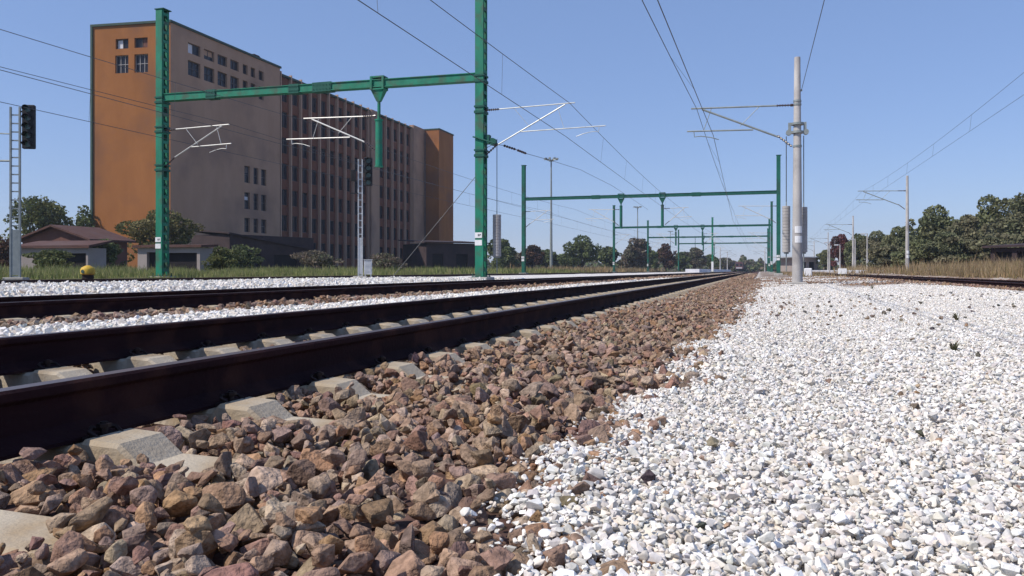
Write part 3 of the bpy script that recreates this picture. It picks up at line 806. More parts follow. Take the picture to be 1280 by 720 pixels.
overhead('pair of overhead wires above the lone track at far right', [(7.8, -29, 6.9), (7.9, 21, 6.9), (7.9, 71, 6.9), (8.6, 121, 6.9), (9.0, 172, 6.9)], [(7.8, -29, 5.9), (7.8, 21, 5.95), (7.9, 71, 5.95), (8.6, 121, 5.95), (9.0, 172, 5.95)], .4, r=.006)
t = thing('feeder_wire', 'single thin wire climbing steeply above the thick concrete pole', 'wire')
MB().path([(1.55, -25, 6.6), (1.5, -5, 6.55), (1.45, 12, 6.7), (1.42, SG, 6.95)], .010, 5).build('wire', M['wire'], t)
MB().box((1.38, SG, 6.95), (.14, .06, .06)).build('wire_clamp', M['galv_grey'], t)
t = thing('anchor_wire', 'tension wire with dark insulators running from the tall green mast toward the second track', 'wire')
aw = [pix(606, 186, 31.2), pix(617, 180, 32), pix(630, 182, 33), pix(645, 187, 34), pix(658, 192, 35.2), pix(690, 201, 42), pix(725, 212, 51), pix(765, 232, 64), pix(810, 262, 87)]
MB().path(aw, .012, 5).build('wire', M['wire'], t)
ins = MB(); insulator(ins, aw[2], aw[3], .055, ribs=5); ins.build('insulator', M['insul'], t)
ins = MB(); insulator(ins, aw[3]+(aw[4]-aw[3])*.15, aw[4], .055, ribs=5); ins.build('insulator', M['insul'], t)
t = thing('guy_wire', 'thin slanting stay wire from the tall green mast down to the white gravel bank', 'stay wire')
g0 = pix(490, 347, 32.6); g1 = Vector((-10.93, SG, 4.35)); MB().tube(g0, g1, .013, n=6).build('wire', M['wire'], t)
MB().tube(g0-Vector((0, 0, .25)), g0+Vector((0, 0, .06)), .06, n=8).build('anchor', M['concrete'], t)

# ------------------------------------------------------------------ signals
def lattice_signal(label, x, y, h, w, head_side, nl, hh, hw, mt='galv_grey', z0=.22):
    t = thing('railway_signal', label, 'railway signal', (x, y, 0), rz=math.radians(25))
    mb = MB()
    for q in (-1, 1):
        mb.box((q*w/2, 0, z0+(h-z0)/2), (.05, .09, h-z0))
    z = z0+.05
    while z < h-.02:
        mb.box((0, 0, z), (w-.05, .04, .045)); z += .30
    mast = mb.build('mast', M[mt], t)
    lw = MB(); lw.box((0, .0, z0+.9), (w*.86, .06, 1.6)); lw.build('lower_panel', M[mt], mast)
    fd = MB(); fd.box((0, 0, z0-.12), (w+.45, .5, .28), bev=.03); fd.build('foundation', M['concrete'], t)
    hx = head_side*(w/2+hw/2+.10); hz = h+.08-hh/2
    hd = MB(); hd.box((hx, -.02, hz), (hw, .16, hh), bev=.03); 
    hd.box((hx-head_side*(hw/2+.06), 0, hz+hh*.35), (.14, .05, .05)); hd.box((hx-head_side*(hw/2+.06), 0, hz-hh*.35), (.14, .05, .05))
    head = hd.build('signal_head', M['black'], t)
    for k in range(nl):
        zc = hz+hh/2-hh*(k+.5)/nl; r = hh/nl*.33
        l = MB(); l.tube((hx, -.10, zc), (hx, -.125, zc), r, n=14); l.build('lens', M['lens'], head)
        hdv = MB(); vs = []; nn = 9
        for i in range(nn):
            a = math.pi*(-.1+1.2*i/(nn-1))
            vs += [(hx+r*1.15*math.cos(a), -.10, zc+r*1.15*math.sin(a)), (hx+r*1.15*math.cos(a), -.34, zc+r*1.15*math.sin(a))]
        hdv.add(vs, [(2*i, 2*i+2, 2*i+3, 2*i+1) for i in range(nn-1)]); hdv.build('hood', M['black'], head)
    return t
M['lens'] = noise_mat('unlit_lens', (0.03, 0.07, 0.06), (0.05, 0.10, 0.09), 5, 0.2, 0, spec=.6)
s1 = lattice_signal('tall ladder-like signal mast at left edge with a five-lamp black head', -25.1, 21.9, 6.25, .30, 1, 5, 1.55, .42)
mb = MB(); mb.tube((-.15, 0, 4.0+.35), (-2.2, .05, 4.0+.35), .035); mb.tube((-.15, 0, 5.3), (-2.2, .05, 5.35), .022); mb.tube((-1.6, .05, 4.35), (-1.6, .05, 5.33), .02)
mb.tube((-.75, .05, 4.35), (-.75, .05, 5.33), .02)
mb.build('service_platform', M['galv_grey'], s1)
mb = MB(); mb.box((-.68, .02, 4.85), (.06, .12, .75), bev=.01); mb.build('blue_panel', M['galv'], s1)
s2 = lattice_signal('shorter signal mast with small black head and cabinet at its foot, before the ribbed facade', -16.7, 31.6, 5.35, .17, 1, 4, 1.25, .34, 'galv')
mb = MB(); mb.box((-.30, -.05, 4.62), (.22, .2, .5), bev=.02); mb.box((-.26, -.05, 3.85), (.34, .06, .05)); mb.build('back_lamp', M['black'], s2)
mb = MB(); mb.box((.34, -.1, .62), (.34, .26, .62), bev=.015); mb.box((.34, -.235, .72), (.24, .012, .10)); mb.box((.34, -.235, .52), (.24, .012, .16)); mb.box((.34, -.1, .95), (.38, .30, .03))
for q in (-.12, .12): mb.box((.34+q, -.1, .22), (.04, .2, .26))
mb.build('cabinet', M['galv'], s2)

# yellow lantern of the points
t = thing('point_lantern', 'squat yellow point lantern on a dark foot beside the fourth track', 'point lantern', (-24.3, 24.3, .16))
mb = MB(); mb.lathe((0, 0, 0), [(.20, .16), (.25, .2), (.255, .36), (.21, .44), (.10, .50), (.05, .52)], n=16); mb.build('lantern', M['yellow'], t, smooth=True)
mb = MB(); mb.box((0, 0, .08), (.30, .30, .17), bev=.02); mb.tube((0, 0, .15), (0, 0, .18), .12); mb.build('foot', M['clip'], t)
mb = MB(); mb.tube((0, -.258, .29), (0, -.235, .29), .07, n=14); mb.build('lens', M['lens'], t)

# ------------------------------------------------------------------ the large building
BX, BH = -68.0, 30.5
def sF(px, X=68.0):                # distance along the line of a facade point seen at column px
    r = (px-640)/F
    return X*(CP+r*SP)/(SP-r*CP)
def zAt(px, py, X=68.0):
    s = sF(px, X); d = s*CP+X*SP
    return CAMZ+(YH-py)*d/F
def facade(mb, o, u, n, Wd, z0, z1, holes, depth=.28, mi=0):
    """wall in the plane o + u*a, outward normal n, with real recessed openings (a0,a1,b0,b1)"""
    o = Vector(o); u = Vector(u).normalized(); n = Vector(n).normalized()
    us = sorted(set([0, Wd]+[v for h in holes for v in h[:2]])); zs = sorted(set([z0, z1]+[v for h in holes for v in h[2:]]))
    P = lambda a, z, d=0: o+u*a-n*d+Vector((0, 0, z))
    for i in range(len(us)-1):
        for j in range(len(zs)-1):
            a, b_, c, d = us[i], us[i+1], zs[j], zs[j+1]
            if any(h[0] <= a+1e-6 and b_ <= h[1]+1e-6 and h[2] <= c+1e-6 and d <= h[3]+1e-6 for h in holes): continue
            mb.add([P(a, c), P(b_, c), P(b_, d), P(a, d)], [(0, 1, 2, 3)], mi)
    for a, b_, c, d in holes:
        for (p, q) in (((a, c), (b_, c)), ((b_, c), (b_, d)), ((b_, d), (a, d)), ((a, d), (a, c))):
            mb.add([P(*p), P(*q), P(q[0], q[1], depth), P(p[0], p[1], depth)], [(0, 1, 2, 3)], mi)
        mb.add([P(a, c, depth), P(b_, c, depth), P(b_, d, depth), P(a, d, depth)], [(0, 1, 2, 3)], mi)
def window(parent, o, u, n, h, nx, ny, depth=.28, fmat='frame', board=None, simple=False):
    o = Vector(o); u = Vector(u).normalized(); n = Vector(n).normalized(); a, b_, c, d = h
    P = lambda a_, z, dd: o+u*a_-n*dd+Vector((0, 0, z))
    mb = MB(); dd = depth-.03
    mb.add([P(a, c, dd), P(b_, c, dd), P(b_, d, dd), P(a, d, dd)], [(0, 1, 2, 3)])
    g = mb.build('window', M['glass'], parent)
    if board:
        for (f0, f1, g0, g1, mt) in board:
            q = MB(); A0, A1 = a+(b_-a)*f0, a+(b_-a)*f1; C0, C1 = c+(d-c)*g0, c+(d-c)*g1
            q.add([P(A0, C0, dd-.02), P(A1, C0, dd-.02), P(A1, C1, dd-.02), P(A0, C1, dd-.02)], [(0, 1, 2, 3)]); q.build('board', M[mt], g)
    if simple: return g
    fr = MB(); w = .07
    def bar(a0, a1, c0, c1):
        vs = [P(a0, c0, dd-.01), P(a1, c0, dd-.01), P(a1, c1, dd-.01), P(a0, c1, dd-.01), P(a0, c0, dd-.07), P(a1, c0, dd-.07), P(a1, c1, dd-.07), P(a0, c1, dd-.07)]
        fr.add(vs, [(0, 1, 2, 3), (4, 5, 6, 7), (0, 1, 5, 4), (1, 2, 6, 5), (2, 3, 7, 6), (3, 0, 4, 7)])
    for i in range(nx+1):
        x = a+(b_-a)*i/nx; x = min(max(x, a+w/2), b_-w/2); bar(x-w/2, x+w/2, c, d)
    for j in range(ny+1):
        z = c+(d-c)*j/ny; z = min(max(z, c+w/2), d-w/2)
        for i in range(nx): bar(a+(b_-a)*i/nx+w/2, a+(b_-a)*(i+1)/nx-w/2, z-w/2, z+w/2)
    fr.build('window_frame', M[fmat], g)
    return g
bt = thing('building', 'huge abandoned orange and beige block with a ribbed facade, left of the portal', 'building', (0, 0, 0))
s0 = sF(213)
C0 = Vector((BX, s0, 0)); C1 = Vector((-78.6, s0-1.2, 0))         # near corners of the gable end
s350, s462, s473, s515, s530 = sF(350), sF(461), sF(474), sF(515), sF(530)
# gable end
ue = (C0-C1).normalized(); we = (C0-C1).length; ne = Vector((ue.y, -ue.x, 0)).normalized()
def on_gable(px, py):
    r = (px-640)/F; dr = Vector((-SP+CP*r, CP+SP*r, 0)); 
    den = dr.x*ue.y-dr.y*ue.x; k = (C1.x*ue.y-C1.y*ue.x)/den
    return (dr*k-C1).dot(ue), CAMZ+(YH-py)*k/F
def rect_g(x0, y0, x1, y1):
    a, z1 = on_gable(x0, y0); b_, z0 = on_gable(x1, y1); return (a, b_, z0, z1)
hg = [rect_g(144.5, 49, 160.5, 60.5), rect_g(168, 47.5, 184.5, 59), rect_g(144, 69.5, 160.5, 91), rect_g(168, 68, 185, 90)]
wl = MB(); facade(wl, C1, ue, ne, we, 0, BH, hg, .35)
wl.add([C1, C1+Vector((0, 0, BH)), Vector((C1.x, sF(530), BH)), Vector((C1.x, sF(530), 0))], [(0, 1, 2, 3)])
wl.build('gable_wall', M['orange_wall'], bt)
window(bt, C1, ue, ne, hg[0], 2, 1, .35, board=[(.08, .46, .1, .9, 'panel_white')])
window(bt, C1, ue, ne, hg[1], 2, 1, .35, board=[(.56, .95, .1, .9, 'shed_wall')])
window(bt, C1, ue, ne, hg[2], 3, 2, .35, 'frame_pale')
window(bt, C1, ue, ne, hg[3], 3, 2, .35, 'frame_pale')
# long facade
uf = Vector((0, 1, 0)); nf_ = Vector((1, 0, 0))
def rect_f(x0, x1, ya, yb):        # rectangle on the facade by columns; heights taken at the left column
    return (sF(x0)-s0, sF(x1)-s0, zAt(x0, yb), zAt(x0, ya))
def hz_rect(x0, x1, z0, z1): return (sF(x0)-s0, sF(x1)-s0, z0, z1)
zt0, zt1 = zAt(240, 67.5), zAt(240, 54.5); zl0, zl1 = zAt(240, 95), zAt(240, 76.5)
up = [(235, 250.5), (255, 268), (272, 284), (288, 298.5), (303.5, 309.5), (313.5, 319), (323.5, 329.5)]
hf = [hz_rect(a, b_, zt0, zt1) for a, b_ in up] + [hz_rect(a, b_, zl0, zl1) for a, b_ in up]
nb = len(hf)
for (ya, yb) in ((207, 228), (240, 261), (272, 290)):
    for (a, b_) in ((305.5, 312.5), (317, 323), (326.5, 333)):
        hf.append(hz_rect(a, b_, zAt(306, yb), zAt(306, ya)))
wl = MB(); facade(wl, C0, uf, nf_, s350-s0, 0, BH, hf, .35)
wl.build('facade_wall', M['beige_wall'], bt)
for i, h in enumerate(hf):
    bd = None
    if i == 0: bd = [(.05, .5, .05, .95, 'panel_white')]
    if i == 1: bd = [(.05, .95, .45, .95, 'beige_wall')]
    if i == 14: bd = [(.1, .9, .6, .95, 'frame')]
    if i in (17, 18): bd = [(.1, .9, .55, .75, 'panel_white')] if i == 17 else None
    window(bt, C0, uf, nf_, h, 2 if i < nb else 1, 2 if (i >= 7) else 1, .35, board=bd)
# ribbed bays
def ribbed(sa, sb_, n, top, wins):
    holes = []; bw = (sb_-sa)/n; fl = 7; fh = (top-2.4)/fl
    for k in range(n):
        for j in range(fl):
            z = 1.6+fh*j
            holes.append((k*bw+.45, (k+1)*bw-.45, z+.95, z+fh-.55))
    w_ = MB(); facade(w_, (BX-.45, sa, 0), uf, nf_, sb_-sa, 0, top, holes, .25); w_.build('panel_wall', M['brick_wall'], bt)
    order = sorted(range(len(holes)), key=lambda i: (i//fl, -i))
    rest = []
    for i in order:
        if wins[0] > 0:
            window(bt, (BX-.45, sa, 0), uf, nf_, holes[i], 2, 1, .25, simple=False); wins[0] -= 1
        else: rest.append(holes[i])
    if rest:
        q = MB()
        for a, b_, c, d in rest:
            X_ = BX-.45-.22
            q.add([(X_, sa+a, c), (X_, sa+b_, c), (X_, sa+b_, d), (X_, sa+a, d)], [(0, 1, 2, 3)])
            q.box((X_+.05, sa+(a+b_)/2, (c+d)/2), (.06, .08, d-c-.01)); 
        tag(q.build('window', M['glass'], bt), kind='stuff')
    for k in range(n+1):
        f = MB(); wd = .24
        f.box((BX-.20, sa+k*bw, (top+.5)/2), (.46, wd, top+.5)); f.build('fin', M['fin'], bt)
    return holes
wins = [100-23-4]
ribbed(s350+.3, s462, 10, BH-.9, wins)
pr = MB(); pr.box((BX-.2, (s462+s473)/2+.1, BH/2-.3), (.9, s473-s462-.9, BH-.6)); pr.build('pier', M['beige_wall'], bt)
ribbed(s473, s515, 5, BH-1.0, wins)
pr = MB(); pr.box((BX-.3, (s515+s530)/2+.1, (BH-.2)/2), (1.0, s530-s515-.4, BH-.2)); pr.build('end_bay', M['beige_wall'], bt)
# end tower steps forward
TX = -64.6
se = sF(566.5, 64.6)
tw = MB(); tw.box(((TX-79)/2, (s530+se)/2+.05, 30.2/2), (79+TX, se-s530, 30.2)); tw.build('end_tower', M['orange_wall'], bt)
# body volume, roof and trim
bd = MB(); bd.box(((BX-.9-78.3)/2, (s350+s530)/2, (BH-1.2)/2), (78.3+BX-.9, s530-s350-.1, BH-1.2)); bd.build('core', M['beige_wall'], bt)
rf = MB(); rf.add([C1+Vector((0, 0, BH-.02)), C0+Vector((0, 0, BH-.02)), Vector((BX, s350, BH-.02)), Vector((C1.x, s350, BH-.02))], [(0, 1, 2, 3)])
rf.box(((BX-78.3)/2, (s350+s530)/2, BH-.85), (78.3+BX, s530-s350, .3))
rfo = rf.build('roof', M['roofedge'], bt)
te = MB()
for a, b_ in ((C1, C0), (C0, Vector((BX, s350, 0)))):
    d = (b_-a); c = (a+b_)/2
    te.box((c.x, c.y, BH+.08), (d.length+.3, .35, .28), rz=math.atan2(d.y, d.x))
te.box((C1.x, C1.y, BH/2), (.3, .3, BH))
te.build('roof_trim', M['roofedge'], bt); te = MB()
te.box(((BX-79)/2+1.6, s530+.1, 30.3), (14.6, .3, .25)); te.box((TX, (s530+se)/2, 30.3), (.3, se-s530+.3, .25))
te.build('roof_trim', M['roofedge'], bt)
vt = MB(); vt.box((BX-1, sF(325), BH+.35), (1.0, 1.3, .7)); vt.tube((BX-1.2, sF(333), BH), (BX-1.2, sF(333), BH+.8), .2); vt.tube((BX-1.2, sF(291), BH), (BX-1.2, sF(291), BH+.6), .15); vt.build('roof_vent', M['dark_wall'], rfo)
# shadow streak by the tower, put in as a slim dark tube
dp = MB(); dp.tube((BX+.5, s530-.6, 0), (BX+.5, s530-.6, BH-1), .12); dp.build('shadow_streak', M['frame'], bt)

# ------------------------------------------------------------------ low buildings
def box_house(label, name, p0, p1, depth, h, wallm, roofm, openings=(), gable=False, rise=1.2, over=.35, cat='shed', mono=0.0):
    """p0,p1 ground points (left,right) of the front, h wall height"""
    a = Vector((p0[0], p0[1], 0)); b_ = Vector((p1[0], p1[1], 0)); u = (b_-a).normalized(); n = Vector((u.y, -u.x, 0)); Wd = (b_-a).length
    t = thing(name, label, cat)
    z0 = gz(a.x)-.1
    w_ = MB(); facade(w_, a, u, n, Wd, z0, h, [(o[0]*Wd, o[1]*Wd, max(z0, o[2]), o[3]) for o in openings], .3)
    A, B = a-n*depth, b_-n*depth
    P = lambda v, z: Vector((v.x, v.y, z))
    for (p, q) in ((a, A), (A, B), (B, b_)):
        w_.add([P(p, z0), P(q, z0), P(q, h), P(p, h)], [(0, 1, 2, 3)])
    if gable:
        mid = (a+b_)/2; mb2 = mid-n*depth
        w_.add([P(a, h), P(b_, h), P(mid, h+rise)], [(0, 1, 2)]); w_.add([P(A, h), P(B, h), P(mb2, h+rise)], [(0, 1, 2)])
    wl_ = w_.build('wall', wallm, t)
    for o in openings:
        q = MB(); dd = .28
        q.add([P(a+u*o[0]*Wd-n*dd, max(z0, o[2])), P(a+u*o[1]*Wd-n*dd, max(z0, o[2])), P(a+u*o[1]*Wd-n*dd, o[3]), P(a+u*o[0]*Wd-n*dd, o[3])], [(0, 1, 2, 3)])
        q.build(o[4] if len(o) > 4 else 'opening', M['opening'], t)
    r = MB(); th = .16
    a2, b2, A2, B2 = a-u*over+n*over, b_+u*over+n*over, A-u*over-n*over, B+u*over-n*over
    if gable:
        m1, m2 = (a2+b2)/2, (A2+B2)/2; dz = rise*over/(Wd/2)
        for (p, q, zp) in ((a2, A2, h-dz), (b2, B2, h-dz)):
            vs = [P(p, zp+.02), P(q, zp+.02), P(m2, h+rise+.02), P(m1, h+rise+.02)]
            vs += [v+Vector((0, 0, th)) for v in vs]
            r.add(vs, [(0, 1, 2, 3), (4, 5, 6, 7), (0, 1, 5, 4), (1, 2, 6, 5), (2, 3, 7, 6), (3, 0, 4, 7)])
    else:
        vs = [P(a2, h+.02), P(b2, h+.02-mono), P(B2, h+.02+rise-mono), P(A2, h+.02+rise)]
        vs += [v+Vector((0, 0, th)) for v in vs]
        r.add(vs, [(0, 1, 2, 3), (4, 5, 6, 7), (0, 1, 5, 4), (1, 2, 6, 5), (2, 3, 7, 6), (3, 0, 4, 7)])
    r.build('roof', roofm, t)
    return t
q0, q1 = pix(28, 330, 66), pix(112, 330, 64)
box_house('gabled red-roofed shed at far left behind the ladder-like signal mast', 'shed', q0, q1, 4, 2.95, M['shed_wall'], M['red_roof'], gable=True, rise=1.05, over=.5)
q0, q1 = pix(24, 330, 60), pix(110, 330, 59)
box_house('low lean-to with reddish roof, pale left corner and long dark opening, before the gabled shed', 'lean_to', q0, q1, 2.0, 2.15, M['pale_wall'], M['red_roof'], openings=[(.26, .97, 0, 1.75)], rise=.45, over=.3)
q0, q1 = pix(172, 330, 56), pix(250, 330, 55)
box_house('small flat-roofed pale hut with dark openings behind the left green mast', 'hut', q0, q1, 1.6, 2.05, M['pale_wall'], M['red_roof'], openings=[(.15, .33, 0, 1.75), (.40, .95, 0, 1.7)], rise=.1, over=.25)
q0, q1 = pix(287, 330, 82), pix(392, 330, 92)
box_house('dark low shed with sloping roof leaning against the beige facade', 'shed', q0, q1, 6, 4.2, M['dark_wall'], M['dark_wall'], openings=[(.1, .35, 0, 2.2), (.5, .8, 0, 2.2)], rise=.5, over=.3, mono=1.5)
q0, q1 = pix(533, 330, 120), pix(606, 330, 125)
box_house('dark low building between the orange tower and the tall green mast', 'outbuilding', q0, q1, 9, 4.6, M['dark_wall'], M['dark_wall'], openings=[(.1, .28, 1, 3), (.5, .7, 1, 3)], rise=.6, over=.6, cat='outbuilding')
q0, q1 = pix(1238, 327, 62), pix(1300, 327, 58)
box_house('dark open-fronted shed among the trees at the right edge', 'shed', q0, q1, 4, 2.2, M['dark_wall'], M['dark_wall'], openings=[(.1, .45, 0, 1.9), (.55, .9, 0, 1.9)], rise=.3, over=.4)
q0, q1 = pix(998, 334, 170), pix(1022, 334, 172)
box_house('small pale station building with flat canopy roof right of the thick concrete pole', 'station_building', q0, q1, 6, 3.2, M['pale_wall'], M['galv'], openings=[(.15, .4, .3, 2.3), (.55, .85, .3, 2.3)], rise=.1, over=1.6, cat='station')

# platforms, train
t = thing('platform', 'low white platform edge far down the line between the portals', 'platform')
mb = MB(); mb.box((-12.2, 240, .35), (2.6, 170, .8), bev=.03); mb.build('slab', M['panel_white'], t)
t = thing('platform', 'low pale platform at right under the row of lamps', 'platform')
mb = MB(); mb.box((11.0, 150, .22), (2.2, 120, .6), bev=.03); mb.build('slab', M['panel_white'], t)
t = thing('concrete_block', 'small white concrete block on the ground right of the thick pole', 'block', tuple(pix(1053, 339, 72).xy)+(.2,))
MB().box((0, 0, .2), (.7, .6, .5), bev=.03).build('block', M['plate'], t)
t = thing('marker_stone', 'low white marker stone just right of the thick pole', 'marker', tuple(pix(1010, 338, 60).xy)+(.1,))
MB().box((0, 0, .25), (.55, .5, .6), bev=.05).build('stone', M['plate'], t)
t = thing('train', 'dark reddish train far away at the vanishing point of the second track', 'train', (T2, 330, .17))
mb = MB()
prof = [(-1.4, .9), (-1.45, 1.4), (-1.45, 3.1), (-1.1, 3.65), (0, 3.85), (1.1, 3.65), (1.45, 3.1), (1.45, 1.4), (1.4, .9)]
for k in range(3):
    y0 = k*24; n = len(prof)
    vs = [(x, y0+yy_, z) for yy_ in (0, 23) for x, z in prof]
    mb.add(vs, [(i, (i+1) % n, n+(i+1) % n, n+i) for i in range(n)]+[tuple(range(n)), tuple(range(n, 2*n))])
body = mb.build('body', M['train_body'], t)
mb = MB()
for k in range(3):
    for i in range(9):
        mb.box((1.46, k*24+2.2+i*2.35, 2.35), (.03, 1.5, .9))
for x in (-.75, .75): mb.box((x, -.02, 2.5), (1.0, .03, .9))
mb.build('window', M['glass'], body)
mb = MB()
for k in range(3):
    for y0 in (3.5, 19.5):
        mb = MB(); mb.box((0, k*24+y0, .5), (2.2, 3.2, .5))
        for dy in (-1.1, 1.1):
            for x in (-.75, .75): mb.tube((x-.06, k*24+y0+dy, .42), (x+.06, k*24+y0+dy, .42), .44, n=14)
        mb.build('bogie', M['black'], t)
MB().box((0, -.03, 1.3), (2.3, .04, .5)).build('front_band', M['train_pale'], body)

# ------------------------------------------------------------------ lamps
def high_mast(label, px, py, d, arms=8):
    p = pix(px, py, d); h = p.z
    t = thing('high_mast_light', label, 'floodlight mast', (p.x, p.y, 0), group='high floodlight masts')
    mb = MB(); mb.lathe((0, 0, 0), [(.34, 0), (.15, h-.2), (.15, h)], n=12); mb.build('mast', M['galv_grey'], t, smooth=True)
    mb = MB(); mb.tube((0, 0, h-.1), (0, 0, h+.15), .55, n=12)
    for k in range(arms):
        a = 2*math.pi*k/arms; c, s_ = math.cos(a), math.sin(a)
        mb.tube((0, 0, h), (1.2*c, 1.2*s_, h+.35), .09, n=5)
    mb.build('lamp_crown', M['galv_grey'], t)
    for k in range(arms):
        a = 2*math.pi*k/arms; c, s_ = math.cos(a), math.sin(a)
        MB().box((1.35*c, 1.35*s_, h+.40), (.5, .4, .35), rz=a).build('floodlight', M['galv_grey'], t)
high_mast('tallest floodlight mast, standing alone left of the middle above the trees', 689, 201, 176)
high_mast('shorter-looking floodlight mast right of the round tree in the middle distance', 797, 260, 300)
high_mast('farthest floodlight mast, faint between the middle trees', 869, 297, 420)
high_mast('faint floodlight mast left of the single green mast', 838, 290, 460)
def lamp_post(label, px, py, d, lk=0):
    p = pix(px, py, d); h = p.z; z0 = float(gz(p.x))
    t = thing('lamp_post', label, 'lamp post', (p.x, p.y, 0), group='lamp posts on the right')
    MB().lathe((0, 0, 0), [(.10, z0), (.07, h)], n=10).build('post', M['pole_concrete'], t)
    MB().box((-.25, 0, h), (.5, .08, .06)).box((-.45, 0, h-.03), (.55, .28, .16), bev=.04).build('lamp_head', M['galv'], t)
lamp_post('lamp post with pale boxy head, rightmost of the lamps before the dark trees', 1084, 292, 94)
lamp_post('lamp post just right of the second concrete pole', 1069, 299, 98)
lamp_post('lamp post left of the second concrete pole', 1050, 306, 104)
lamp_post('farthest lamp post, leftmost of the group at right', 1037, 303, 112)

# ------------------------------------------------------------------ trees
def tree(name, label, px, ptop, d, wpx, base=None, pal=((.035, .045, .018), (.06, .075, .028), (.03, .035, .02)), n=2600, leaf=.35, trunk=.3, loose=1.0, cat='tree', squash=.5, group=None, low=.25, seed=None):
    """px column of the trunk, ptop row of the crown's top, d depth, wpx crown width"""
    r = np.random.default_rng(seed if seed is not None else int(px*7+ptop))
    p = pix(px, ptop, d); z0 = float(gz(p.x)); H = p.z-z0; Wd = wpx/F*d
    t = thing(name, label, cat, (p.x, p.y, z0), group=group)
    mb = MB()
    tips = []
    hb = H*low
    mb.path([(0, 0, -.2), (r.normal(0, .05)*H*.1, r.normal(0, .05)*H*.1, hb), (r.normal(0, .2), r.normal(0, .2), H*.6)], [H*.035*trunk/.3, H*.028*trunk/.3, H*.01], 8)
    nl = 11 if name != 'bush' else 7
    K = []
    for i in range(nl):
        a = 2*math.pi*(i+r.uniform(-.4, .4))/nl*2.4; rr = Wd/2*r.uniform(.25, .72); zz = H*r.uniform(low+.12, .84)
        lim = math.sqrt(max(.05, 1-((zz/H-.5)/.58)**2)); rr *= lim
        e = (rr*math.cos(a), rr*math.sin(a), zz)
        mb.path([(0, 0, hb*r.uniform(.6, 1.1)), (e[0]*.45, e[1]*.45, hb+(zz-hb)*.55), e], [H*.014, H*.009, H*.004], 5)
        K.append((*e, Wd*r.uniform(.14, .25), H*r.uniform(.10, .19)))
    K.append((0, 0, H*.86, Wd*.2, H*.13)); K.append((0, 0, H*.55, Wd*.3, H*.25))
    for i in range(int(10*loose)):
        a = r.uniform(0, 6.28); K.append((Wd*.44*math.cos(a), Wd*.44*math.sin(a), H*r.uniform(low+.05, .75), Wd*.08, H*.07))
    mb.build('trunk', M['bark'], t)
    K = np.array(K); wts = K[:, 3]**1.6*K[:, 4]; wts /= wts.sum()
    k = r.choice(len(K), n, p=wts)
    q = r.normal(size=(n, 3)); q /= np.linalg.norm(q, axis=1)[:, None]; q *= r.uniform(.55, 1.08, (n, 1))**.6
    c = K[k, :3] + q*np.stack([K[k, 3], K[k, 3], K[k, 4]], 1)
    c[:, 2] = np.clip(c[:, 2], .1, None)
    s = leaf*r.uniform(.5, 1.3, n)
    a = r.normal(size=(n, 3)); a /= np.linalg.norm(a, axis=1)[:, None]
    b_ = np.cross(a, r.normal(size=(n, 3))); b_ /= np.linalg.norm(b_, axis=1)[:, None]
    v = np.stack([c-a*s[:, None]*.5, c+b_*s[:, None]*.32, c+a*s[:, None]*.5, c-b_*s[:, None]*.32], 1).reshape(-1, 3)
    f = np.arange(4*n).reshape(n, 4)
    pal = np.array(pal); kc = r.integers(0, len(pal), len(K)); tn = pal[kc[k]]*.6+pal[r.integers(0, len(pal), n)]*.4
    tn = tn*(1+r.normal(0, .18, (n, 1)))
    np_mesh('crown', v, f, M['leaf'], np.repeat(np.clip(tn, .01, .3), 4, 0), parent=t)
    return t
OLIVE = ((.12, .14, .05), (.16, .16, .06), (.09, .11, .04))
DARK = ((.11, .145, .055), (.14, .165, .065), (.10, .12, .055))
REDD = ((.10, .05, .035), (.13, .075, .045), (.06, .045, .025))
PURP = ((.15, .125, .09), (.17, .13, .10), (.12, .13, .075))
# left
tree('tree', 'broad leafy tree above the red-roofed shed at far left', 48, 243, 95, 82, pal=OLIVE, n=4200, leaf=.42)
tree('tree', 'smaller tree touching the left corner of the big building', 104, 256, 98, 40, pal=DARK, n=2000, leaf=.40, low=.2)
tree('tree', 'reddish low tree at the left edge behind the signal mast', 4, 296, 70, 44, pal=REDD, n=1600, leaf=.3, low=.1)
tree('bush', 'large olive and reddish bush growing against the building behind the left green mast', 205, 261, 76, 104, pal=((.14, .14, .05), (.16, .13, .055), (.11, .11, .045)), n=11000, leaf=.30, low=.02, cat='bush', loose=1.8)
tree('bush', 'rounded dark green bush between the shed and the orange wall', 132, 298, 62, 46, pal=DARK, n=2400, leaf=.22, low=.05, cat='bush')
tree('bush', 'low dark bush beside the dark sloping shed', 300, 305, 70, 55, pal=DARK, n=2200, leaf=.24, low=.03, cat='bush')
tree('bush', 'low scrub bush at the foot of the ribbed facade', 395, 313, 75, 70, pal=PURP, n=2200, leaf=.24, low=.03, cat='bush')
tree('bush', 'dark scrub bush right of the small signal mast', 480, 316, 80, 60, pal=PURP, n=1800, leaf=.24, low=.03, cat='bush')
tree('bush', 'scraggly olive bush before the gabled shed', 62, 312, 56, 60, pal=OLIVE, n=2600, leaf=.2, low=.03, cat='bush')
tree('bush', 'low bush right of the flat-roofed hut', 275, 308, 54, 46, pal=OLIVE, n=2200, leaf=.2, low=.03, cat='bush')
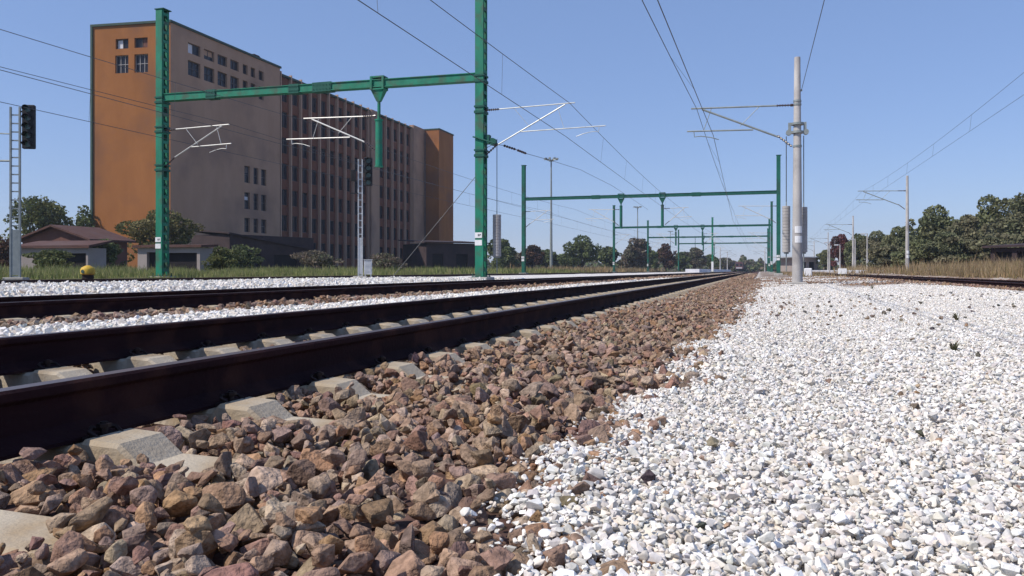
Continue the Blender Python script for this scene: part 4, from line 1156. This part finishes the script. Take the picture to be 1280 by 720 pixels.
# middle distance
mid = [(628, 298, 200, 42, DARK, 'dark tree just right of the hanging weight stack'), (665, 306, 205, 30, REDD, 'reddish thin tree right of the second portal left mast'),
       (684, 312, 215, 34, DARK, 'low dark tree at the foot of the tallest floodlight mast'), (727, 294, 200, 54, DARK, 'large round tree in the middle distance, between portal mast and floodlight mast'),
       (760, 308, 215, 34, DARK, 'low tree right of the large round tree'), (793, 297, 210, 40, PURP, 'domed dark tree behind the second floodlight mast'), (812, 312, 230, 22, DARK, 'small dark tree right of the domed tree'),
       (832, 304, 235, 28, REDD, 'upright brownish tree between the far portals'), (850, 315, 250, 24, DARK, 'low dark tree right of the brownish tree'),
       (868, 309, 250, 28, PURP, 'dark rounded tree left of the single green mast'), (888, 318, 280, 26, DARK, 'low tree behind the single green mast'), (908, 322, 330, 26, PURP, 'faint low tree left of the distant train'),
       (706, 318, 230, 36, DARK, 'low shrub-like tree left of the large round tree'), (648, 316, 230, 40, PURP, 'low tree behind the second portal left mast')]
for (a, b_, d, w_, pl, lab) in mid:
    tree('tree', lab, a, b_, d, w_, pal=pl, n=4200, leaf=.75, low=.08, group='trees in the middle distance')
def far_woods(name, label, segs, n, leaf, pal):
    vs, cs = [], []
    for (xa, xb, y, d0, d1) in segs:
        px = RNG.uniform(xa, xb, n); d = RNG.uniform(d0, d1, n); r_ = (px-640)/F*d
        hh = (YH-y)/F*d*(.72+.28*np.sin(px*.21+1)*np.sin(px*.083)+.12*np.sin(px*.55)); z = RNG.uniform(0, 1, n)**.8*(hh+.5)
        c = np.stack([-SP*d+CP*r_, CP*d+SP*r_, z], 1)
        a = RNG.normal(size=(n, 3)); a /= np.linalg.norm(a, axis=1)[:, None]; b_ = np.cross(a, RNG.normal(size=(n, 3))); b_ /= np.linalg.norm(b_, axis=1)[:, None]
        s_ = leaf*RNG.uniform(.5, 1.3, (n, 1))
        vs.append(np.stack([c-a*s_*.5, c+b_*s_*.35, c+a*s_*.5, c-b_*s_*.35], 1).reshape(-1, 3))
        cs.append(np.repeat(np.array(pal)[RNG.integers(0, len(pal), n)]*(1+RNG.normal(0, .15, (n, 1))), 4, 0))
    v = np.concatenate(vs); tag(np_mesh(name, v, np.arange(len(v)).reshape(-1, 4), M['leaf'], np.clip(np.concatenate(cs), .01, .3)), label, 'woods', kind='stuff')
far_woods('far_woods', 'continuous low line of far trees closing the horizon', [(590, 960, 321, 330, 420), (960, 1140, 326, 330, 400), (-60, 130, 305, 150, 220)], 11000, 1.6, DARK+PURP)
# right
rt = [(1278, 241, 78, 66, PURP, 'tall loose-topped tree at the right edge'), (1236, 243, 84, 62, DARK, 'tall dark tree second from the right edge'), (1212, 268, 76, 50, PURP, 'lower tree before the two tall ones at right'),
      (1170, 256, 86, 70, DARK, 'broad rounded dark tree right of the slender concrete pole'), (1182, 290, 72, 60, PURP, 'low bushy tree before the broad rounded one'), (1122, 283, 104, 38, DARK, 'dark tree left of the slender concrete pole'),
      (1097, 288, 122, 44, PURP, 'dark tree behind the rightmost lamp post'), (1072, 292, 125, 34, DARK, 'dark tree behind the second concrete pole'), (1052, 292, 150, 30, ((.16, .05, .05), (.12, .05, .045), (.07, .045, .03)), 'reddish tree at the left end of the right-hand trees'),
      (1148, 300, 75, 60, DARK, 'low dense tree at the foot of the slender concrete pole'), (1032, 312, 170, 22, DARK, 'small tree right of the station building'), (1250, 292, 68, 62, PURP, 'low dense tree before the right-edge trees'), (1112, 306, 84, 50, PURP, 'low scrub tree between lamps and slender pole')]
for (a, b_, d, w_, pl, lab) in rt:
    if pl in (DARK, PURP): pl = tuple(tuple((u*.62+v*.38)*1.2 for u, v in zip(p_, q_)) for p_, q_ in zip(pl, PURP if pl is DARK else DARK))
    tree('tree', lab, a, b_, d, w_, pal=pl, n=8500, leaf=.36, low=.06, group='trees on the right', loose=1.4)

# ------------------------------------------------------------------ grass
def grass(name, label, boxes, pal, hmean, cat='grass'):
    vs, cs = [], []
    for (x0, x1, y0, y1, n, w, hs) in boxes:
        x = RNG.uniform(x0, x1, n); y = RNG.uniform(y0, y1, n)
        cl = np.sin(x*1.1+np.sin(y*.7)*2)*np.sin(y*.55+x*.3)
        k = RNG.uniform(-1, 1, n) < cl+.55
        x, y, cl = x[k], y[k], cl[k]; n = len(x)
        z = gz(x)+gnoise(x, y)-.02
        h = hmean*hs*np.clip(RNG.normal(1, .35, n), .25, 2.0)*(1+.35*cl)
        a = RNG.uniform(0, np.pi, n); ww = w*RNG.uniform(.5, 1.2, n)
        dx, dy = np.cos(a)*ww, np.sin(a)*ww
        lx, ly = RNG.normal(0, .22, n)*h, RNG.normal(0, .22, n)*h
        v = np.stack([np.stack([x-dx, y-dy, z], 1), np.stack([x+dx, y+dy, z], 1), np.stack([x+lx, y+ly, z+h], 1)], 1)
        vs.append(v.reshape(-1, 3))
        t_ = pal[RNG.integers(0, len(pal), n)]*(1+RNG.normal(0, .15, (n, 1))); cs.append(np.repeat(np.clip(t_, .01, .5), 3, 0))
    v = np.concatenate(vs); f = np.arange(len(v)).reshape(-1, 3)
    o = np_mesh(name, v, f, M['grass'], np.concatenate(cs)); tag(o, label, cat, kind='stuff')
GP = np.array([[.20, .23, .08], [.26, .27, .10], [.15, .19, .06], [.32, .29, .14]])
DP = np.array([[.34, .25, .14], [.28, .19, .11], [.22, .18, .08], [.38, .29, .18]])
grass('green_grass', 'rough green and straw coloured grass before the buildings on the left', [(-34, -25.2, 14, 60, 42000, .02, .55), (-60, -34, 24, 75, 22000, .04, .8), (-45, -25.2, 60, 130, 16000, .05, .9)], GP, .46)
grass('dry_grass', 'dry tan grass between the right-hand track and the trees', [(9.3, 15, 24, 60, 26000, .02, .6), (12, 32, 35, 75, 16000, .03, .8), (9.6, 24, 60, 120, 14000, .04, .9), (-40, -25.4, 120, 230, 9000, .1, 1.0), (2.5, 9, 60, 160, 3000, .05, .4)], DP, .66)
# a few weeds rooted in the white gravel
def weed(label, x, y, s, n=26):
    t = thing('weed', label, 'weed', (x, y, float(gz(x)+gnoise(x, y))), group='weeds in the white gravel')
    a = RNG.uniform(0, 6.28, n); h = s*RNG.uniform(.4, 1.0, n); sp = s*RNG.uniform(.2, .9, n); w = .0035+s*.012
    v = np.zeros((n, 4, 3))
    v[:, 0] = np.stack([np.cos(a+1.57)*w, np.sin(a+1.57)*w, np.zeros(n)], 1); v[:, 1] = -v[:, 0]
    mid_ = np.stack([np.cos(a)*sp*.5, np.sin(a)*sp*.5, h*.8], 1)
    v[:, 2] = mid_-v[:, 0]*.8; v[:, 3] = mid_+v[:, 0]*.8
    tip = np.stack([np.cos(a)*sp, np.sin(a)*sp, h], 1)
    V = np.concatenate([v.reshape(-1, 3), tip]); 
    f = [(4*i+0, 4*i+1, 4*i+2) for i in range(n)]+[(4*i+0, 4*i+2, 4*i+3) for i in range(n)]+[(4*i+3, 4*i+2, 4*n+i) for i in range(n)]
    pal = np.array([[.10, .11, .05], [.17, .14, .09]]); tn = pal[RNG.integers(0, 2, len(V))]
    np_mesh('leaves', V, np.array(f), M['grass'], tn, parent=t)
for (px, py, s, lab) in [(1196, 402, .10, 'thin weed in the middle right of the white gravel'),
                         (1193, 440, .09, 'thin weed in the white gravel, below the others on the right'), (1090, 362, .16, 'weed where the white gravel meets the earth')]:
    d = F*(CAMZ+.01)/(py-YH); p = pix(px, py, d); weed(lab, p.x, p.y, s)

# ------------------------------------------------------------------ haze
hz = MB(); hz.box((0, 0, 32), (2700, 2700, 70))
hm, N, L, b = new_mat('haze'); N.remove(b)
pv = N.new('ShaderNodeVolumePrincipled'); pv.inputs['Color'].default_value = (.74, .84, 1, 1); pv.inputs['Density'].default_value = .0003; pv.inputs['Anisotropy'].default_value = .2
L.new(pv.outputs[0], N['Material Output'].inputs['Volume'])
ho = hz.build('haze', hm); tag(ho, kind='stuff')
